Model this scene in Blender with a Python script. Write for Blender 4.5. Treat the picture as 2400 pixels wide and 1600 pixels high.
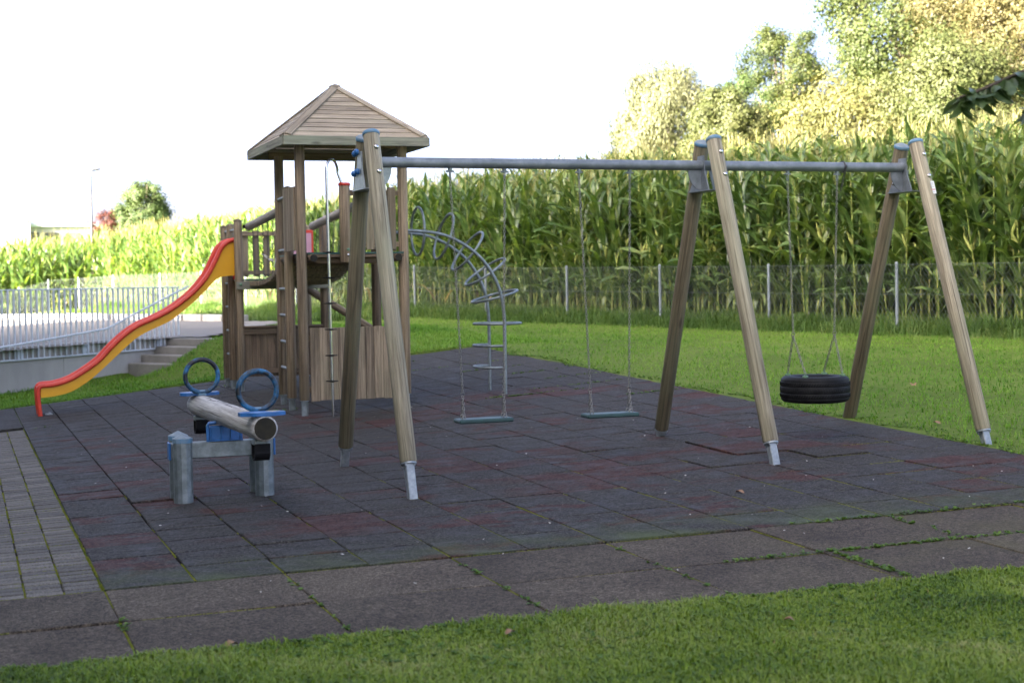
import bpy, math, random
import numpy as np
from mathutils import Vector, Matrix
random.seed(11); rng = np.random.default_rng(11)
for o in list(bpy.data.objects): bpy.data.objects.remove(o)
S = bpy.context.scene; COL = S.collection
PI = math.pi
# ------------------------------------------------------------------ camera
cd = bpy.data.cameras.new('camera'); cam = bpy.data.objects.new('camera', cd); COL.objects.link(cam)
yaw, pitch, roll = -.3429, -.0402, -.0167
fw = Vector((-math.sin(yaw)*math.cos(pitch), math.cos(yaw)*math.cos(pitch), math.sin(pitch)))
r0 = Vector((math.cos(yaw), math.sin(yaw), 0)); u0 = r0.cross(fw)
rr = r0*math.cos(roll)+u0*math.sin(roll); uu = -r0*math.sin(roll)+u0*math.cos(roll)
M = Matrix((rr, uu, -fw)).transposed().to_4x4(); M.translation = Vector((-.6899, -8.6877, 1.6868))
cam.matrix_world = M
cd.sensor_width = 36; cd.lens = 54; cd.clip_start = .1; cd.clip_end = 2500
cd.dof.use_dof = True; cd.dof.focus_distance = 12.5; cd.dof.aperture_fstop = 3.0
S.camera = cam
# ------------------------------------------------------------------ sky, sun, exposure
to_sun = Vector((-.86, -.30, .40)).normalized()
el = math.asin(to_sun.z); az = math.atan2(to_sun.x, to_sun.y)
W = bpy.data.worlds.new('World'); S.world = W; W.use_nodes = True
nt = W.node_tree; bg = nt.nodes['Background']
sky = nt.nodes.new('ShaderNodeTexSky'); sky.sky_type = 'NISHITA'; sky.sun_disc = False
sky.sun_elevation = el; sky.sun_rotation = az; sky.air_density = .22; sky.dust_density = 4.8; sky.ozone_density = 0.
nt.links.new(sky.outputs[0], bg.inputs[0]); bg.inputs[1].default_value = .10
sd = bpy.data.lights.new('sun', 'SUN'); sun = bpy.data.objects.new('sun', sd); COL.objects.link(sun)
sd.energy = 5.0; sd.angle = math.radians(.55); sd.color = (1, .90, .74)
sun.rotation_euler = to_sun.to_track_quat('Z', 'Y').to_euler()
S.view_settings.view_transform = 'Standard'; S.view_settings.look = 'None'
S.view_settings.exposure = 4.0; S.view_settings.gamma = 1
# ------------------------------------------------------------------ helpers
def tag(o, label=None, cat=None, group=None, kind=None):
    if label: o['label'] = label
    if cat: o['category'] = cat
    if group: o['group'] = group
    if kind: o['kind'] = kind
    return o
def thing(name, loc, label, cat, group=None):
    o = bpy.data.objects.new(name, None); COL.objects.link(o); o.location = loc; o.empty_display_size = .1
    return tag(o, label, cat, group)
def link(name, me, parent=None, loc=(0, 0, 0), mat3=None):
    o = bpy.data.objects.new(name, me); COL.objects.link(o)
    if mat3 is not None:
        m = mat3.to_4x4(); m.translation = Vector(loc); o.matrix_basis = m
    else: o.location = loc
    if parent is not None: o.parent = parent
    return o
def basis(d):
    d = Vector(d).normalized(); a = Vector((0, 0, 1)) if abs(d.z) < .9 else Vector((1, 0, 0))
    x = a.cross(d).normalized(); return x, d.cross(x), d
class MB:
    def __init__(s): s.v = []; s.f = []; s.m = []; s.s = []
    def add(s, vs, fs, mi=0, sm=False):
        b = len(s.v); s.v += [tuple(v) for v in vs]
        for f in fs: s.f.append(tuple(i+b for i in f)); s.m.append(mi); s.s.append(sm)
    def box(s, c, d, ch=0., rot=None, mi=0):
        hx, hy, hz = d[0]/2, d[1]/2, d[2]/2; c = Vector(c)
        if ch <= 0:
            vs = [Vector((x*hx, y*hy, z*hz)) for x in (-1, 1) for y in (-1, 1) for z in (-1, 1)]
            fs = [(0, 1, 3, 2), (4, 6, 7, 5), (0, 4, 5, 1), (2, 3, 7, 6), (0, 2, 6, 4), (1, 5, 7, 3)]
        else:
            ch = min(ch, .45*min(d)); vs = []
            for x in (-1, 1):
                for y in (-1, 1):
                    for z in (-1, 1):
                        vs += [Vector((x*hx, y*(hy-ch), z*(hz-ch))), Vector((x*(hx-ch), y*hy, z*(hz-ch))), Vector((x*(hx-ch), y*(hy-ch), z*hz))]
            I = lambda x, y, z, k: (x*4+y*2+z)*3+k
            fs = [(I(0,0,0,0), I(0,0,1,0), I(0,1,1,0), I(0,1,0,0)), (I(1,0,0,0), I(1,1,0,0), I(1,1,1,0), I(1,0,1,0)),
                  (I(0,0,0,1), I(1,0,0,1), I(1,0,1,1), I(0,0,1,1)), (I(0,1,0,1), I(0,1,1,1), I(1,1,1,1), I(1,1,0,1)),
                  (I(0,0,0,2), I(0,1,0,2), I(1,1,0,2), I(1,0,0,2)), (I(0,0,1,2), I(1,0,1,2), I(1,1,1,2), I(0,1,1,2))]
            for a in (0, 1):
                for b in (0, 1):
                    q = [I(a,b,0,0), I(a,b,0,1), I(a,b,1,1), I(a,b,1,0)]; fs.append(q if (a+b) % 2 == 0 else q[::-1])
                    q = [I(a,0,b,0), I(a,1,b,0), I(a,1,b,2), I(a,0,b,2)]; fs.append(q if (a+b) % 2 == 0 else q[::-1])
                    q = [I(0,a,b,1), I(0,a,b,2), I(1,a,b,2), I(1,a,b,1)]; fs.append(q if (a+b) % 2 == 0 else q[::-1])
            for x in (0, 1):
                for y in (0, 1):
                    for z in (0, 1):
                        q = [I(x,y,z,0), I(x,y,z,2), I(x,y,z,1)]; fs.append(q if (x+y+z) % 2 == 0 else q[::-1])
        if rot is not None: vs = [rot @ v for v in vs]
        s.add([v+c for v in vs], fs, mi)
        return s
    def cyl(s, p0, p1, r0, r1=None, n=12, cap=True, mi=0, sm=True, ph=0.):
        p0 = Vector(p0); p1 = Vector(p1); r1 = r0 if r1 is None else r1
        x, y, d = basis(p1-p0); vs = []
        for p, r in ((p0, r0), (p1, r1)):
            for k in range(n):
                a = 2*PI*k/n+ph; vs.append(p+x*(r*math.cos(a))+y*(r*math.sin(a)))
        s.add(vs, [(k, (k+1) % n, n+(k+1) % n, n+k) for k in range(n)], mi, sm)
        if cap: s.add(vs, [tuple(range(n-1, -1, -1)), tuple(range(n, 2*n))], mi)
        return s
    def lathe(s, prof, n=16, o=(0, 0, 0), mi=0, sm=True, closed=False, ax=None):
        o = Vector(o); vs = []; x, y, d = ax if ax else (Vector((1,0,0)), Vector((0,1,0)), Vector((0,0,1)))
        for r, z in prof:
            for k in range(n):
                a = 2*PI*k/n; vs.append(o+x*(r*math.cos(a))+y*(r*math.sin(a))+d*z)
        m = len(prof); fs = []
        for j in range(m if closed else m-1):
            a, b = j*n, ((j+1) % m)*n
            for k in range(n): fs.append((a+k, a+(k+1) % n, b+(k+1) % n, b+k))
        s.add(vs, fs, mi, sm)
        return s
    def tube(s, pts, r, n=8, closed=False, mi=0, sm=True, cap=True):
        P = [Vector(p) for p in pts]; m = len(P); fr = None; vs = []
        for i in range(m):
            t = (P[(i+1) % m]-P[i-1]) if closed else (P[min(i+1, m-1)]-P[max(i-1, 0)]); t.normalize()
            if fr is None: x, y, _ = basis(t)
            else:
                x = fr-t*fr.dot(t)
                x = x.normalized() if x.length > 1e-6 else basis(t)[0]
                y = t.cross(x)
            fr = x; rad = r[i] if hasattr(r, '__len__') else r
            for k in range(n):
                a = 2*PI*k/n; vs.append(P[i]+x*(rad*math.cos(a))+y*(rad*math.sin(a)))
        fs = []
        for i in range(m if closed else m-1):
            a, b = i*n, ((i+1) % m)*n
            for k in range(n): fs.append((a+k, a+(k+1) % n, b+(k+1) % n, b+k))
        s.add(vs, fs, mi, sm)
        if cap and not closed: s.add(vs[:n], [tuple(range(n-1, -1, -1))], mi); s.add(vs[-n:], [tuple(range(n))], mi)
        return s
    def ring(s, c, R, r, nrm=(0, 0, 1), n=24, k=8, mi=0, a0=0., a1=None, sx=1., sy=1.):
        x, y, d = basis(nrm); c = Vector(c); full = a1 is None
        N = n if full else n+1; e = 2*PI if full else a1-a0
        pts = [c+x*(R*sx*math.cos(a0+e*i/n))+y*(R*sy*math.sin(a0+e*i/n)) for i in range(N)]
        return s.tube(pts, r, k, full, mi)
    def prism(s, poly, o, x, y, t, mi=0):
        """polygon (2D) in plane o,x,y extruded by vector t"""
        o = Vector(o); x = Vector(x); y = Vector(y); t = Vector(t); n = len(poly)
        a = [o+x*p[0]+y*p[1] for p in poly]; vs = a+[v+t for v in a]
        s.add(vs, [tuple(range(n-1, -1, -1)), tuple(range(n, 2*n))]+[(k, (k+1) % n, n+(k+1) % n, n+k) for k in range(n)], mi)
        return s
    def mesh(s, name, mats, org=(0, 0, 0), fix=True):
        me = bpy.data.meshes.new(name); ox, oy, oz = org
        me.from_pydata([(v[0]-ox, v[1]-oy, v[2]-oz) for v in s.v], [], s.f)
        for m in (mats if isinstance(mats, (list, tuple)) else [mats]): me.materials.append(m)
        me.polygons.foreach_set('material_index', s.m); me.polygons.foreach_set('use_smooth', s.s)
        if fix:
            import bmesh
            b = bmesh.new(); b.from_mesh(me); bmesh.ops.recalc_face_normals(b, faces=b.faces); b.to_mesh(me); b.free()
        me.update(); return me
    def build(s, name, mats, parent=None, org=None):
        """vertices are in world space; the object sits relative to its parent thing"""
        if org is None: org = parent_world(parent) if parent is not None else (0, 0, 0)
        pw = parent_world(parent) if parent is not None else Vector((0, 0, 0))
        return link(name, s.mesh(name, mats, org), parent, Vector(org)-Vector(pw))
def parent_world(p):
    v = Vector((0, 0, 0))
    while p is not None:
        v = v+Vector(p.matrix_basis.translation); p = p.parent
    return v
def np_obj(name, V, F, mats, mi=None, parent=None, smooth=False):
    """fast mesh from numpy: V (n,3), F list of (m,k) index arrays"""
    me = bpy.data.meshes.new(name); V = np.asarray(V, dtype=np.float32)
    me.vertices.add(len(V)); me.vertices.foreach_set('co', V.ravel())
    if not isinstance(F, list): F = [F]
    li = np.concatenate([f.ravel() for f in F]); tot = np.concatenate([np.full(len(f), f.shape[1]) for f in F])
    st = np.concatenate([[0], np.cumsum(tot)[:-1]])
    me.loops.add(len(li)); me.loops.foreach_set('vertex_index', li.astype(np.int32))
    me.polygons.add(len(tot)); me.polygons.foreach_set('loop_start', st.astype(np.int32)); me.polygons.foreach_set('loop_total', tot.astype(np.int32))
    for m in (mats if isinstance(mats, (list, tuple)) else [mats]): me.materials.append(m)
    if mi is not None: me.polygons.foreach_set('material_index', np.asarray(mi, dtype=np.int32))
    if smooth: me.polygons.foreach_set('use_smooth', np.ones(len(tot), dtype=bool))
    me.update(calc_edges=True); me.validate()
    return link(name, me, parent)
# ------------------------------------------------------------------ materials
def nodes(name):
    m = bpy.data.materials.new(name); m.use_nodes = True; t = m.node_tree
    return m, t, t.nodes['Principled BSDF'], (lambda k, **kw: mk(t, k, **kw))
def mk(t, kind, **kw):
    n = t.nodes.new('ShaderNode'+kind)
    for k, v in kw.items(): setattr(n, k, v)
    return n
def ramp(t, fac, stops):
    n = mk(t, 'ValToRGB'); e = n.color_ramp.elements
    while len(e) < len(stops): e.new(.5)
    for i, (p, c) in enumerate(stops):
        e[i].position = p; e[i].color = (*c, 1) if len(c) == 3 else c
    t.links.new(fac, n.inputs[0]); return n.outputs[0]
def noise(t, vec, scale, detail=4, rough=.55, dist=0.):
    n = mk(t, 'TexNoise'); n.inputs['Scale'].default_value = scale; n.inputs['Detail'].default_value = detail
    n.inputs['Roughness'].default_value = rough; n.inputs['Distortion'].default_value = dist
    if vec is not None: t.links.new(vec, n.inputs['Vector'])
    return n.outputs['Fac']
def mapping(t, vec, scale=(1, 1, 1), loc=(0, 0, 0), rot=(0, 0, 0)):
    n = mk(t, 'Mapping'); n.inputs['Scale'].default_value = scale; n.inputs['Location'].default_value = loc; n.inputs['Rotation'].default_value = rot
    t.links.new(vec, n.inputs['Vector']); return n.outputs[0]
def mix(t, fac, a, b, mode='MIX'):
    n = mk(t, 'MixRGB', blend_type=mode)
    for i, v in enumerate((fac, a, b)):
        if hasattr(v, 'node'): t.links.new(v, n.inputs[i])
        elif i == 0: n.inputs[0].default_value = v
        else: n.inputs[i].default_value = (*v, 1)
    return n.outputs[0]
def math_(t, op, a, b=None, c=None):
    n = mk(t, 'Math', operation=op)
    for i, v in enumerate((a, b, c)):
        if v is None: continue
        if hasattr(v, 'node'): t.links.new(v, n.inputs[i])
        else: n.inputs[i].default_value = v
    return n.outputs[0]
def bump(t, bs, h, strength=.3, dist=.01):
    n = mk(t, 'Bump'); n.inputs['Strength'].default_value = strength; n.inputs['Distance'].default_value = dist
    t.links.new(h, n.inputs['Height']); t.links.new(n.outputs[0], bs.inputs['Normal'])
def objvec(t, seed=True):
    c = mk(t, 'TexCoord').outputs['Object']
    if not seed: return c, None
    rnd = mk(t, 'ObjectInfo').outputs['Random']
    a = mk(t, 'VectorMath', operation='ADD'); v = mk(t, 'CombineXYZ'); k = math_(t, 'MULTIPLY', rnd, 37.)
    for i in range(3): t.links.new(k, v.inputs[i])
    t.links.new(c, a.inputs[0]); t.links.new(v.outputs[0], a.inputs[1])
    return a.outputs[0], rnd
def wood(name, light, dark, green=(.17, .19, .10), gr=.35, rough=.8, var=.35, vert=True):
    """weathered timber: grain runs along local z"""
    m, t, bs, _ = nodes(name); v, rnd = objvec(t)
    g = noise(t, mapping(t, v, (14, 14, .55)), 2.2, 7, .62, .6)
    fine = noise(t, mapping(t, v, (70, 70, 1.6)), 3, 4, .6)
    big = noise(t, mapping(t, v, (2, 2, .9)), 1.3, 3)
    c = ramp(t, g, [(.36, tuple(.8*a for a in dark)), (.5, tuple((a+b)/2 for a, b in zip(light, dark))), (.62, light)])
    c = mix(t, .5, c, ramp(t, fine, [(.34, (.25, .23, .21)), (.6, (1, 1, 1))]), 'MULTIPLY')
    ck = noise(t, mapping(t, v, (26, 26, .35)), 2.0, 3, .5, .3); c = mix(t, ramp(t, ck, [(.655, (0, 0, 0)), (.675, (.75, .75, .75))]), c, tuple(.25*a for a in dark))
    c = mix(t, ramp(t, big, [(.42, (0, 0, 0)), (.72, (gr, gr, gr))]), c, green)
    wv = mk(t, 'TexWave', wave_type='RINGS', rings_direction='Z'); wv.inputs['Scale'].default_value = 9; wv.inputs['Distortion'].default_value = 5
    wv.inputs['Detail'].default_value = 2; wv.inputs['Detail Scale'].default_value = .6
    t.links.new(mapping(t, v, (1, 1, .10)), wv.inputs['Vector'])
    c = mix(t, .3, c, ramp(t, wv.outputs['Fac'], [(0, (.55, .5, .46)), (.6, (1, 1, 1))]), 'MULTIPLY')
    kn = mk(t, 'TexVoronoi'); kn.inputs['Scale'].default_value = 1.0; t.links.new(mapping(t, v, (5.5, 5.5, 1.7)), kn.inputs['Vector'])
    c = mix(t, ramp(t, kn.outputs['Distance'], [(.05, (.8, .8, .8)), (.13, (0, 0, 0))]), c, tuple(.45*x for x in dark))
    f = math_(t, 'ADD', math_(t, 'MULTIPLY', rnd, var), 1-var/2)
    cc = mk(t, 'CombineXYZ'); [t.links.new(f, cc.inputs[i]) for i in range(3)]
    c = mix(t, 1., c, cc.outputs[0], 'MULTIPLY')
    t.links.new(c, bs.inputs['Base Color']); bs.inputs['Roughness'].default_value = rough
    h = math_(t, 'ADD', math_(t, 'MULTIPLY', g, .7), math_(t, 'MULTIPLY', fine, .5)); bump(t, bs, h, .45, .006)
    return m
def plain(name, col, rough=.6, metal=0., col2=None, scale=8., amt=.5, bs_=.15, bd=.004, bscale=60., lo=.4, hi=.65, world=False, spec=None, stretch=(1, 1, 1)):
    m, t, bs, _ = nodes(name)
    v = mk(t, 'NewGeometry').outputs['Position'] if world else objvec(t)[0]
    c2 = col2 or tuple(.72*x for x in col)
    n = noise(t, mapping(t, v, stretch), scale, 6, .6)
    c = ramp(t, n, [(lo, c2), (hi, col)])
    t.links.new(mix(t, amt, col, c), bs.inputs['Base Color'])
    bs.inputs['Roughness'].default_value = rough; bs.inputs['Metallic'].default_value = metal
    if spec is not None: bs.inputs['Specular IOR Level'].default_value = spec
    r = math_(t, 'MULTIPLY_ADD', n, .25, rough-.12); t.links.new(r, bs.inputs['Roughness'])
    if bs_ > 0: bump(t, bs, noise(t, v, bscale, 4), bs_, bd)
    return m
def leafmat(name, stops, trans=.35, rough=.5, s1=.6, s2=14., gloss=.25):
    m, t, bs, _ = nodes(name); v = mk(t, 'NewGeometry').outputs['Position']
    n = math_(t, 'ADD', math_(t, 'MULTIPLY', noise(t, v, s1, 3), .5), math_(t, 'MULTIPLY', noise(t, v, s2, 2), .5))
    n = math_(t, 'MULTIPLY_ADD', math_(t, 'SUBTRACT', n, .5), 1.9, .52); c = ramp(t, n, stops); t.links.new(c, bs.inputs['Base Color']); bs.inputs['Roughness'].default_value = rough
    bs.inputs['Specular IOR Level'].default_value = gloss
    tr = mk(t, 'BsdfTranslucent'); mx = mk(t, 'MixShader'); mx.inputs[0].default_value = trans
    t.links.new(mix(t, 1., c, (1.3, 1.25, .45), 'MULTIPLY'), tr.inputs[0])
    t.links.new(bs.outputs[0], mx.inputs[1]); t.links.new(tr.outputs[0], mx.inputs[2])
    t.links.new(mx.outputs[0], t.nodes['Material Output'].inputs[0]); return m
MT = {}
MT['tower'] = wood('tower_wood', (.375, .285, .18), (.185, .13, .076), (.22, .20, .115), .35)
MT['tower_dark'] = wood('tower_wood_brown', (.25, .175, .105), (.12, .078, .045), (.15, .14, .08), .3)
MT['plank'] = wood('plank_wood', (.365, .285, .185), (.18, .135, .083), (.22, .215, .125), .45, var=.55)
MT['pale'] = wood('swing_wood_pale', (.43, .385, .275), (.215, .185, .12), (.31, .315, .20), .55, var=.2)
MT['olive'] = wood('swing_wood_olive', (.24, .20, .12), (.12, .095, .055), (.17, .185, .10), .6, var=.25)
MT['roof'] = wood('roof_board_wood', (.48, .40, .29), (.29, .235, .165), (.38, .36, .27), .4, var=.5)
MT['fascia'] = wood('fascia_wood', (.36, .35, .27), (.22, .215, .16), (.27, .31, .21), .6, var=.2)
MT['grey_log'] = wood('silver_log_wood', (.66, .64, .60), (.42, .40, .37), (.52, .52, .47), .2, var=.05)
MT['tube_log'] = wood('handrail_wood', (.50, .455, .40), (.34, .305, .265), (.42, .40, .35), .3, var=.1)
MT['logend'] = plain('log_end_grain', (.030, .026, .014), .9, 0, (.010, .009, .006), 9, .9)
MT['galv'] = plain('galvanised_steel', (.36, .395, .405), .45, .6, (.22, .25, .26), 16, .9, .06, .002, 30)
MT['galv_d'] = plain('dull_galvanised_steel', (.27, .31, .315), .5, .6, (.155, .185, .185), 14, .9, .06, .002, 30)
MT['beam'] = plain('beam_steel', (.26, .29, .32), .5, .4, (.16, .185, .205), 10, .9, .08, .002, 40)
MT['chrome'] = plain('stainless_steel', (.62, .61, .58), .2, 1., None, 5, .2, 0)
MT['chain'] = plain('chain_steel', (.34, .33, .30), .35, .85, (.16, .155, .14), 60, .7, 0)
MT['chain_d'] = plain('dark_chain_steel', (.10, .10, .11), .45, .7, None, 30, .5, 0)
MT['bluepl'] = plain('blue_plastic', (.028, .15, .40), .42, 0, (.018, .09, .25), 14, .7, .05)
MT['bluecap'] = plain('faded_blue_cap', (.10, .235, .37), .55, 0, (.17, .25, .31), 20, .8, .06)
MT['capgrey'] = plain('cap_lid_grey', (.23, .29, .33), .6, 0, (.16, .2, .22), 22, .8, .08)
MT['red'] = plain('red_plastic', (.66, .045, .022), .38, 0, (.56, .05, .03), 5, .8, .04)
MT['redtop'] = plain('sun_bleached_red_plastic', (.74, .07, .032), .42, 0, (.62, .04, .02), 7, .9, .05)
MT['yellow'] = plain('yellow_plastic', (.84, .42, .006), .35, 0, (.76, .36, .006), 4, .8, .05, .004, 20)
MT['pink'] = plain('pink_plastic', (.62, .33, .40), .4, 0, None, 6, .4, 0)
MT['black'] = plain('black_rubber', (.008, .008, .009), .6, 0, None, 9, .5, .1, spec=.15)
MT['seat'] = plain('green_rubber_seat', (.028, .075, .07), .5, 0, (.015, .04, .04), 16, .7, .12)
MT['green_edge'] = plain('green_deck_edge', (.02, .075, .06), .5, 0, None, 9, .4, 0)
MT['eyebolt'] = plain('pale_green_plastic', (.13, .24, .14), .5, 0, None, 9, .4, 0)
MT['white'] = plain('white_plate', (.72, .72, .70), .4, 0, None, 9, .2, 0)
MT['redink'] = plain('red_print', (.5, .05, .08), .5, 0, None, 9, .2, 0)
MT['greyink'] = plain('grey_print', (.35, .36, .38), .5, 0, None, 9, .2, 0)
MT['concrete'] = plain('retaining_concrete', (.40, .385, .35), .85, 0, (.29, .28, .255), 1.6, .8, .15, .004, 40, world=True, stretch=(1, 1, .35))
MT['step'] = plain('step_concrete', (.26, .245, .215), .9, 0, (.19, .18, .155), 3, .8, .2, .005, 50, world=True)
MT['kerb'] = plain('kerb_stone', (.42, .40, .37), .9, 0, (.28, .27, .24), 4, .8, .2, .006, 40, world=True)
MT['rail'] = plain('railing_steel', (.60, .64, .67), .5, 0, (.50, .54, .57), 8, .8, .05)
MT['post'] = plain('fence_post_steel', (.17, .20, .225), .6, .1, (.13, .155, .175), 6, .8, .05)
MT['wire'] = plain('fence_wire', (.15, .175, .175), .5, .3, None, 6, .3, 0)
MT['bark'] = plain('tree_bark', (.11, .085, .06), .9, 0, (.05, .04, .03), 6, .9, .6, .03, 12, stretch=(1, 1, .3))
MT['bark_pale'] = plain('birch_bark', (.50, .47, .41), .85, 0, (.2, .18, .15), 3, .9, .4, .02, 12)
MT['wall_white'] = plain('white_render', (.36, .36, .37), .85, 0, (.30, .30, .31), 2, .7, .1)
MT['dark_glass'] = plain('window_glass', (.06, .07, .08), .12, 0, None, 2, .3, 0)
MT['road'] = plain('pale_asphalt', (.215, .20, .178), .9, 0, (.165, .155, .14), .8, .9, .25, .006, 120, world=True)
MT['moss'] = leafmat('joint_moss', [(.3, (.075, .095, .012)), (.5, (.14, .16, .02)), (.7, (.2, .21, .04))], .15, .9, 3, 60, .1)
MT['soil'] = plain('dark_joint_soil', (.045, .036, .028), .95, 0, (.03, .027, .018), 20, .8, .4, .01, 90, world=True)
MT['litter'] = plain('brown_dead_leaf', (.30, .17, .085), .7, 0, (.17, .09, .045), 30, .8, .1)
MT['chip'] = plain('pale_debris', (.62, .60, .54), .8, 0, (.4, .36, .28), 50, .8, 0)
# ------------------------------------------------------------------ terrain
def gz(x, y): return .01802787+.01524294*x-.01053173*y+.00503069*x*y
def fence_x(y): return 15.9-.321*(y-16.15)
FD = Vector((-.321, 1, 0)).normalized(); FN = Vector((FD.y, -FD.x, 0))   # along fence (away), outward to the corn
ctl = []
for x in (-1., 2.5, 5., 7.5):
    for y in (-3., 0., 4., 8., 12., 16.2): ctl.append((x, y, float(gz(x, y))))
ctl += [(11, 5, .34), (12.5, 10, .48), (10.8, 15.5, .56), (10.3, 21, .60), (9, 27, .64), (9, 0, .17), (9, -3, .12), (5, -6, .06), (0, -6, .05), (-5, -4, 0.), (13, -3, .25), (16, 2, .42),
        (17.9, 10, .55), (16.9, 13, .57), (15.9, 16.2, .59), (14.5, 20.5, .62), (12.9, 25.7, .69), (11.7, 29.3, .75), (9.3, 37, .78), (4.7, 51, .81), (3.6, 53.5, .75), (2.5, 53.9, .69), (1.3, 51.1, .40), (.1, 48.4, .1),
        (-1.5, 19.4, -.26), (-.1, 20.6, -.21), (1.2, 21.3, -.08), (2.2, 21.8, .03), (2.95, 20.95, .14), (3.55, 21.5, .42), (4.2, 22.3, .60), (4.36, 23.3, .62), (5.2, 19.5, .40), (6.4, 29, .645), (7.4, 33.5, .70), (8.0, 31, .70),
        (2.2, 23.8, -.1), (-.5, 23, -.3), (-1, 30, 0), (2, 30, .35), (3, 38, .5), (6, 42, .70), (-2, 45, -.1), (0, 56, .5), (5, 57, 1.), (-8, 20, -.4), (-8, 0, 0), (-15, 30, -.5), (-20, 0, 0), (-15, 60, 0),
        (20, 20, 1.15), (18.5, 25, 1.25), (16, 33, 1.4), (12, 46, 1.5), (23, 10, 1.0), (9, 58, 1.5), (30, 30, 2.2), (22, 45, 2.2), (35, 50, 3.0), (40, 10, 1.8), (30, -20, .5), (0, -30, 0), (-30, -30, 0),
        (10, 90, 2.4), (40, 80, 3.6), (-20, 90, 1.), (70, 60, 4.), (80, 0, 2.), (0, 130, 2.8), (60, 130, 4.2), (-60, 60, 0.), (-60, 130, 1.), (-70, 0, 0), (70, -60, .5)]
for s_, z_ in ((-1.7, .02), (-1.27, .20), (-.95, .35), (-.63, .50), (-.30, .645), (.25, .655)):
    ctl.append((3.3+.8387*s_+.5446*1.42, 22.6+.5446*s_-.8387*1.42, z_)); ctl.append((3.3+.8387*s_+.5446*2.4, 22.6+.5446*s_-.8387*2.4, z_*.72-.02))
for s_, z_ in ((-1.2, -.12), (-.6, .08)): ctl.append((3.3+.8387*s_+.5446*.6, 22.6+.5446*s_-.8387*.6, z_))
ctl = [c_ for c_ in ctl if c_[:2] not in ((2.95, 20.95), (3.55, 21.5))]
C = np.array(ctl, float)
def _k(d2): return np.where(d2 > 1e-9, .5*d2*np.log(d2+1e-12), 0.)
_n = len(C); _A = np.zeros((_n+3, _n+3)); _d = ((C[:, None, :2]-C[None, :, :2])**2).sum(2)
_A[:_n, :_n] = _k(_d)+np.eye(_n)*.02; _A[:_n, _n] = 1; _A[:_n, _n+1:] = C[:, :2]; _A[_n, :_n] = 1; _A[_n+1:, :_n] = C[:, :2].T
_w = np.linalg.solve(_A, np.r_[C[:, 2], 0, 0, 0])
def ground(x, y):
    x = np.atleast_1d(np.asarray(x, float)); y = np.atleast_1d(np.asarray(y, float)); out = np.empty(x.size); xf = x.ravel(); yf = y.ravel()
    for i in range(0, xf.size, 20000):
        q = slice(i, i+20000); d = (xf[q, None]-C[None, :, 0])**2+(yf[q, None]-C[None, :, 1])**2
        out[q] = _k(d)@_w[:_n]+_w[_n]+_w[_n+1]*xf[q]+_w[_n+2]*yf[q]
    return np.clip(out, -1.2, 5.5).reshape(x.shape)
def G(x, y): return float(ground(x, y)[0])
RX0, RX1, RY0, RY1 = 0., 7.5, 0., 16.25          # rubber field, in 0.5 m tiles
PY0 = -1.76                                       # lawn side of the slab path
def paved(x, y, e=0.):
    """true where tiles, pavers or slabs lie"""
    a = (x > RX0-e) & (x < RX1+e) & (y > RY0-e) & (y < RY1+e)
    b = (x < RX0+e) & (y > PY0-e) & (y < RY1+e) & (x > -3.0-e)
    c = (y > PY0-e) & (y < RY0+e) & (x > -3.0-e) & (x < 10.0+e)
    return a | b | c
wd = Vector((math.cos(.576), math.sin(.576), 0)); wn = Vector((wd.y, -wd.x, 0))   # along the wall, towards the playground
W1 = Vector((3.3, 22.6, 0))
def wall_s(x, y): return (x-W1.x)*wd.x+(y-W1.y)*wd.y
def wall_d(x, y): return (x-W1.x)*wn.x+(y-W1.y)*wn.y
near_edge = [(-30., -.9), (-.3, .02), (1.0, .05), (1.7, .05), (6.2, .60)]
def in_road(x, y, e=0.):
    """plateau behind the wall, up to the kerb that runs in front of the fence"""
    near = np.where(wall_s(x, y) < 0, -wall_d(x, y), (y-22.6)*.9-(x-3.3)*2.1+1.5)
    kerb = fence_x(y)-5.4-.9*np.clip((y-30)/15, 0, 1)-x
    return (near > e) & (kerb > e) & (y < 50) & (y > 14)
def road_z(x, y):
    x = np.asarray(x, float); y = np.asarray(y, float)
    return .658+.0045*(y-23)+.02*np.clip(x-3.3, -9, 6)-.010*np.clip(-x+3, 0, 20)*np.clip((y-20)/12, 0, 3)
def axis(fine0, fine1, step, far, cuts):
    a = list(np.arange(fine0, fine1+1e-6, step)); s = step; p = fine1
    while p < far: s *= 1.35; p += s; a.append(p)
    s = step; p = fine0
    while p > -far: s *= 1.35; p -= s; a.append(p)
    for c in cuts: a += [c-.012, c+.012]
    return np.unique(np.round(a, 4))
gx = axis(-6, 24, .3, 700, (RX0, RX1, -3., 10.)); gy = axis(-7, 58, .3, 900, (RY0, RY1, PY0))
X, Y = np.meshgrid(gx, gy); Z = ground(X, Y)
Z = np.where(paved(X, Y), np.minimum(gz(X, Y), Z+9)-.075, Z)
Z = np.where(in_road(X, Y, .3), np.minimum(Z, road_z(X, Y)-.10), Z)
nx, ny = len(gx), len(gy); I = np.arange(nx*ny).reshape(ny, nx)
m, t, bs, _ = nodes('lawn_ground'); v = mk(t, 'NewGeometry').outputs['Position']
a = noise(t, v, .45, 4); b = noise(t, v, 9, 6, .65); c2 = noise(t, v, 55, 3)
c = ramp(t, math_(t, 'ADD', math_(t, 'MULTIPLY', a, .45), math_(t, 'ADD', math_(t, 'MULTIPLY', b, .35), math_(t, 'MULTIPLY', c2, .2))), [(.34, (.055, .085, .014)), (.5, (.095, .145, .024)), (.66, (.15, .185, .045))])
t.links.new(c, bs.inputs['Base Color']); bs.inputs['Roughness'].default_value = .95; bs.inputs['Specular IOR Level'].default_value = .1; bump(t, bs, b, .8, .03); MT['lawn'] = m
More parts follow.
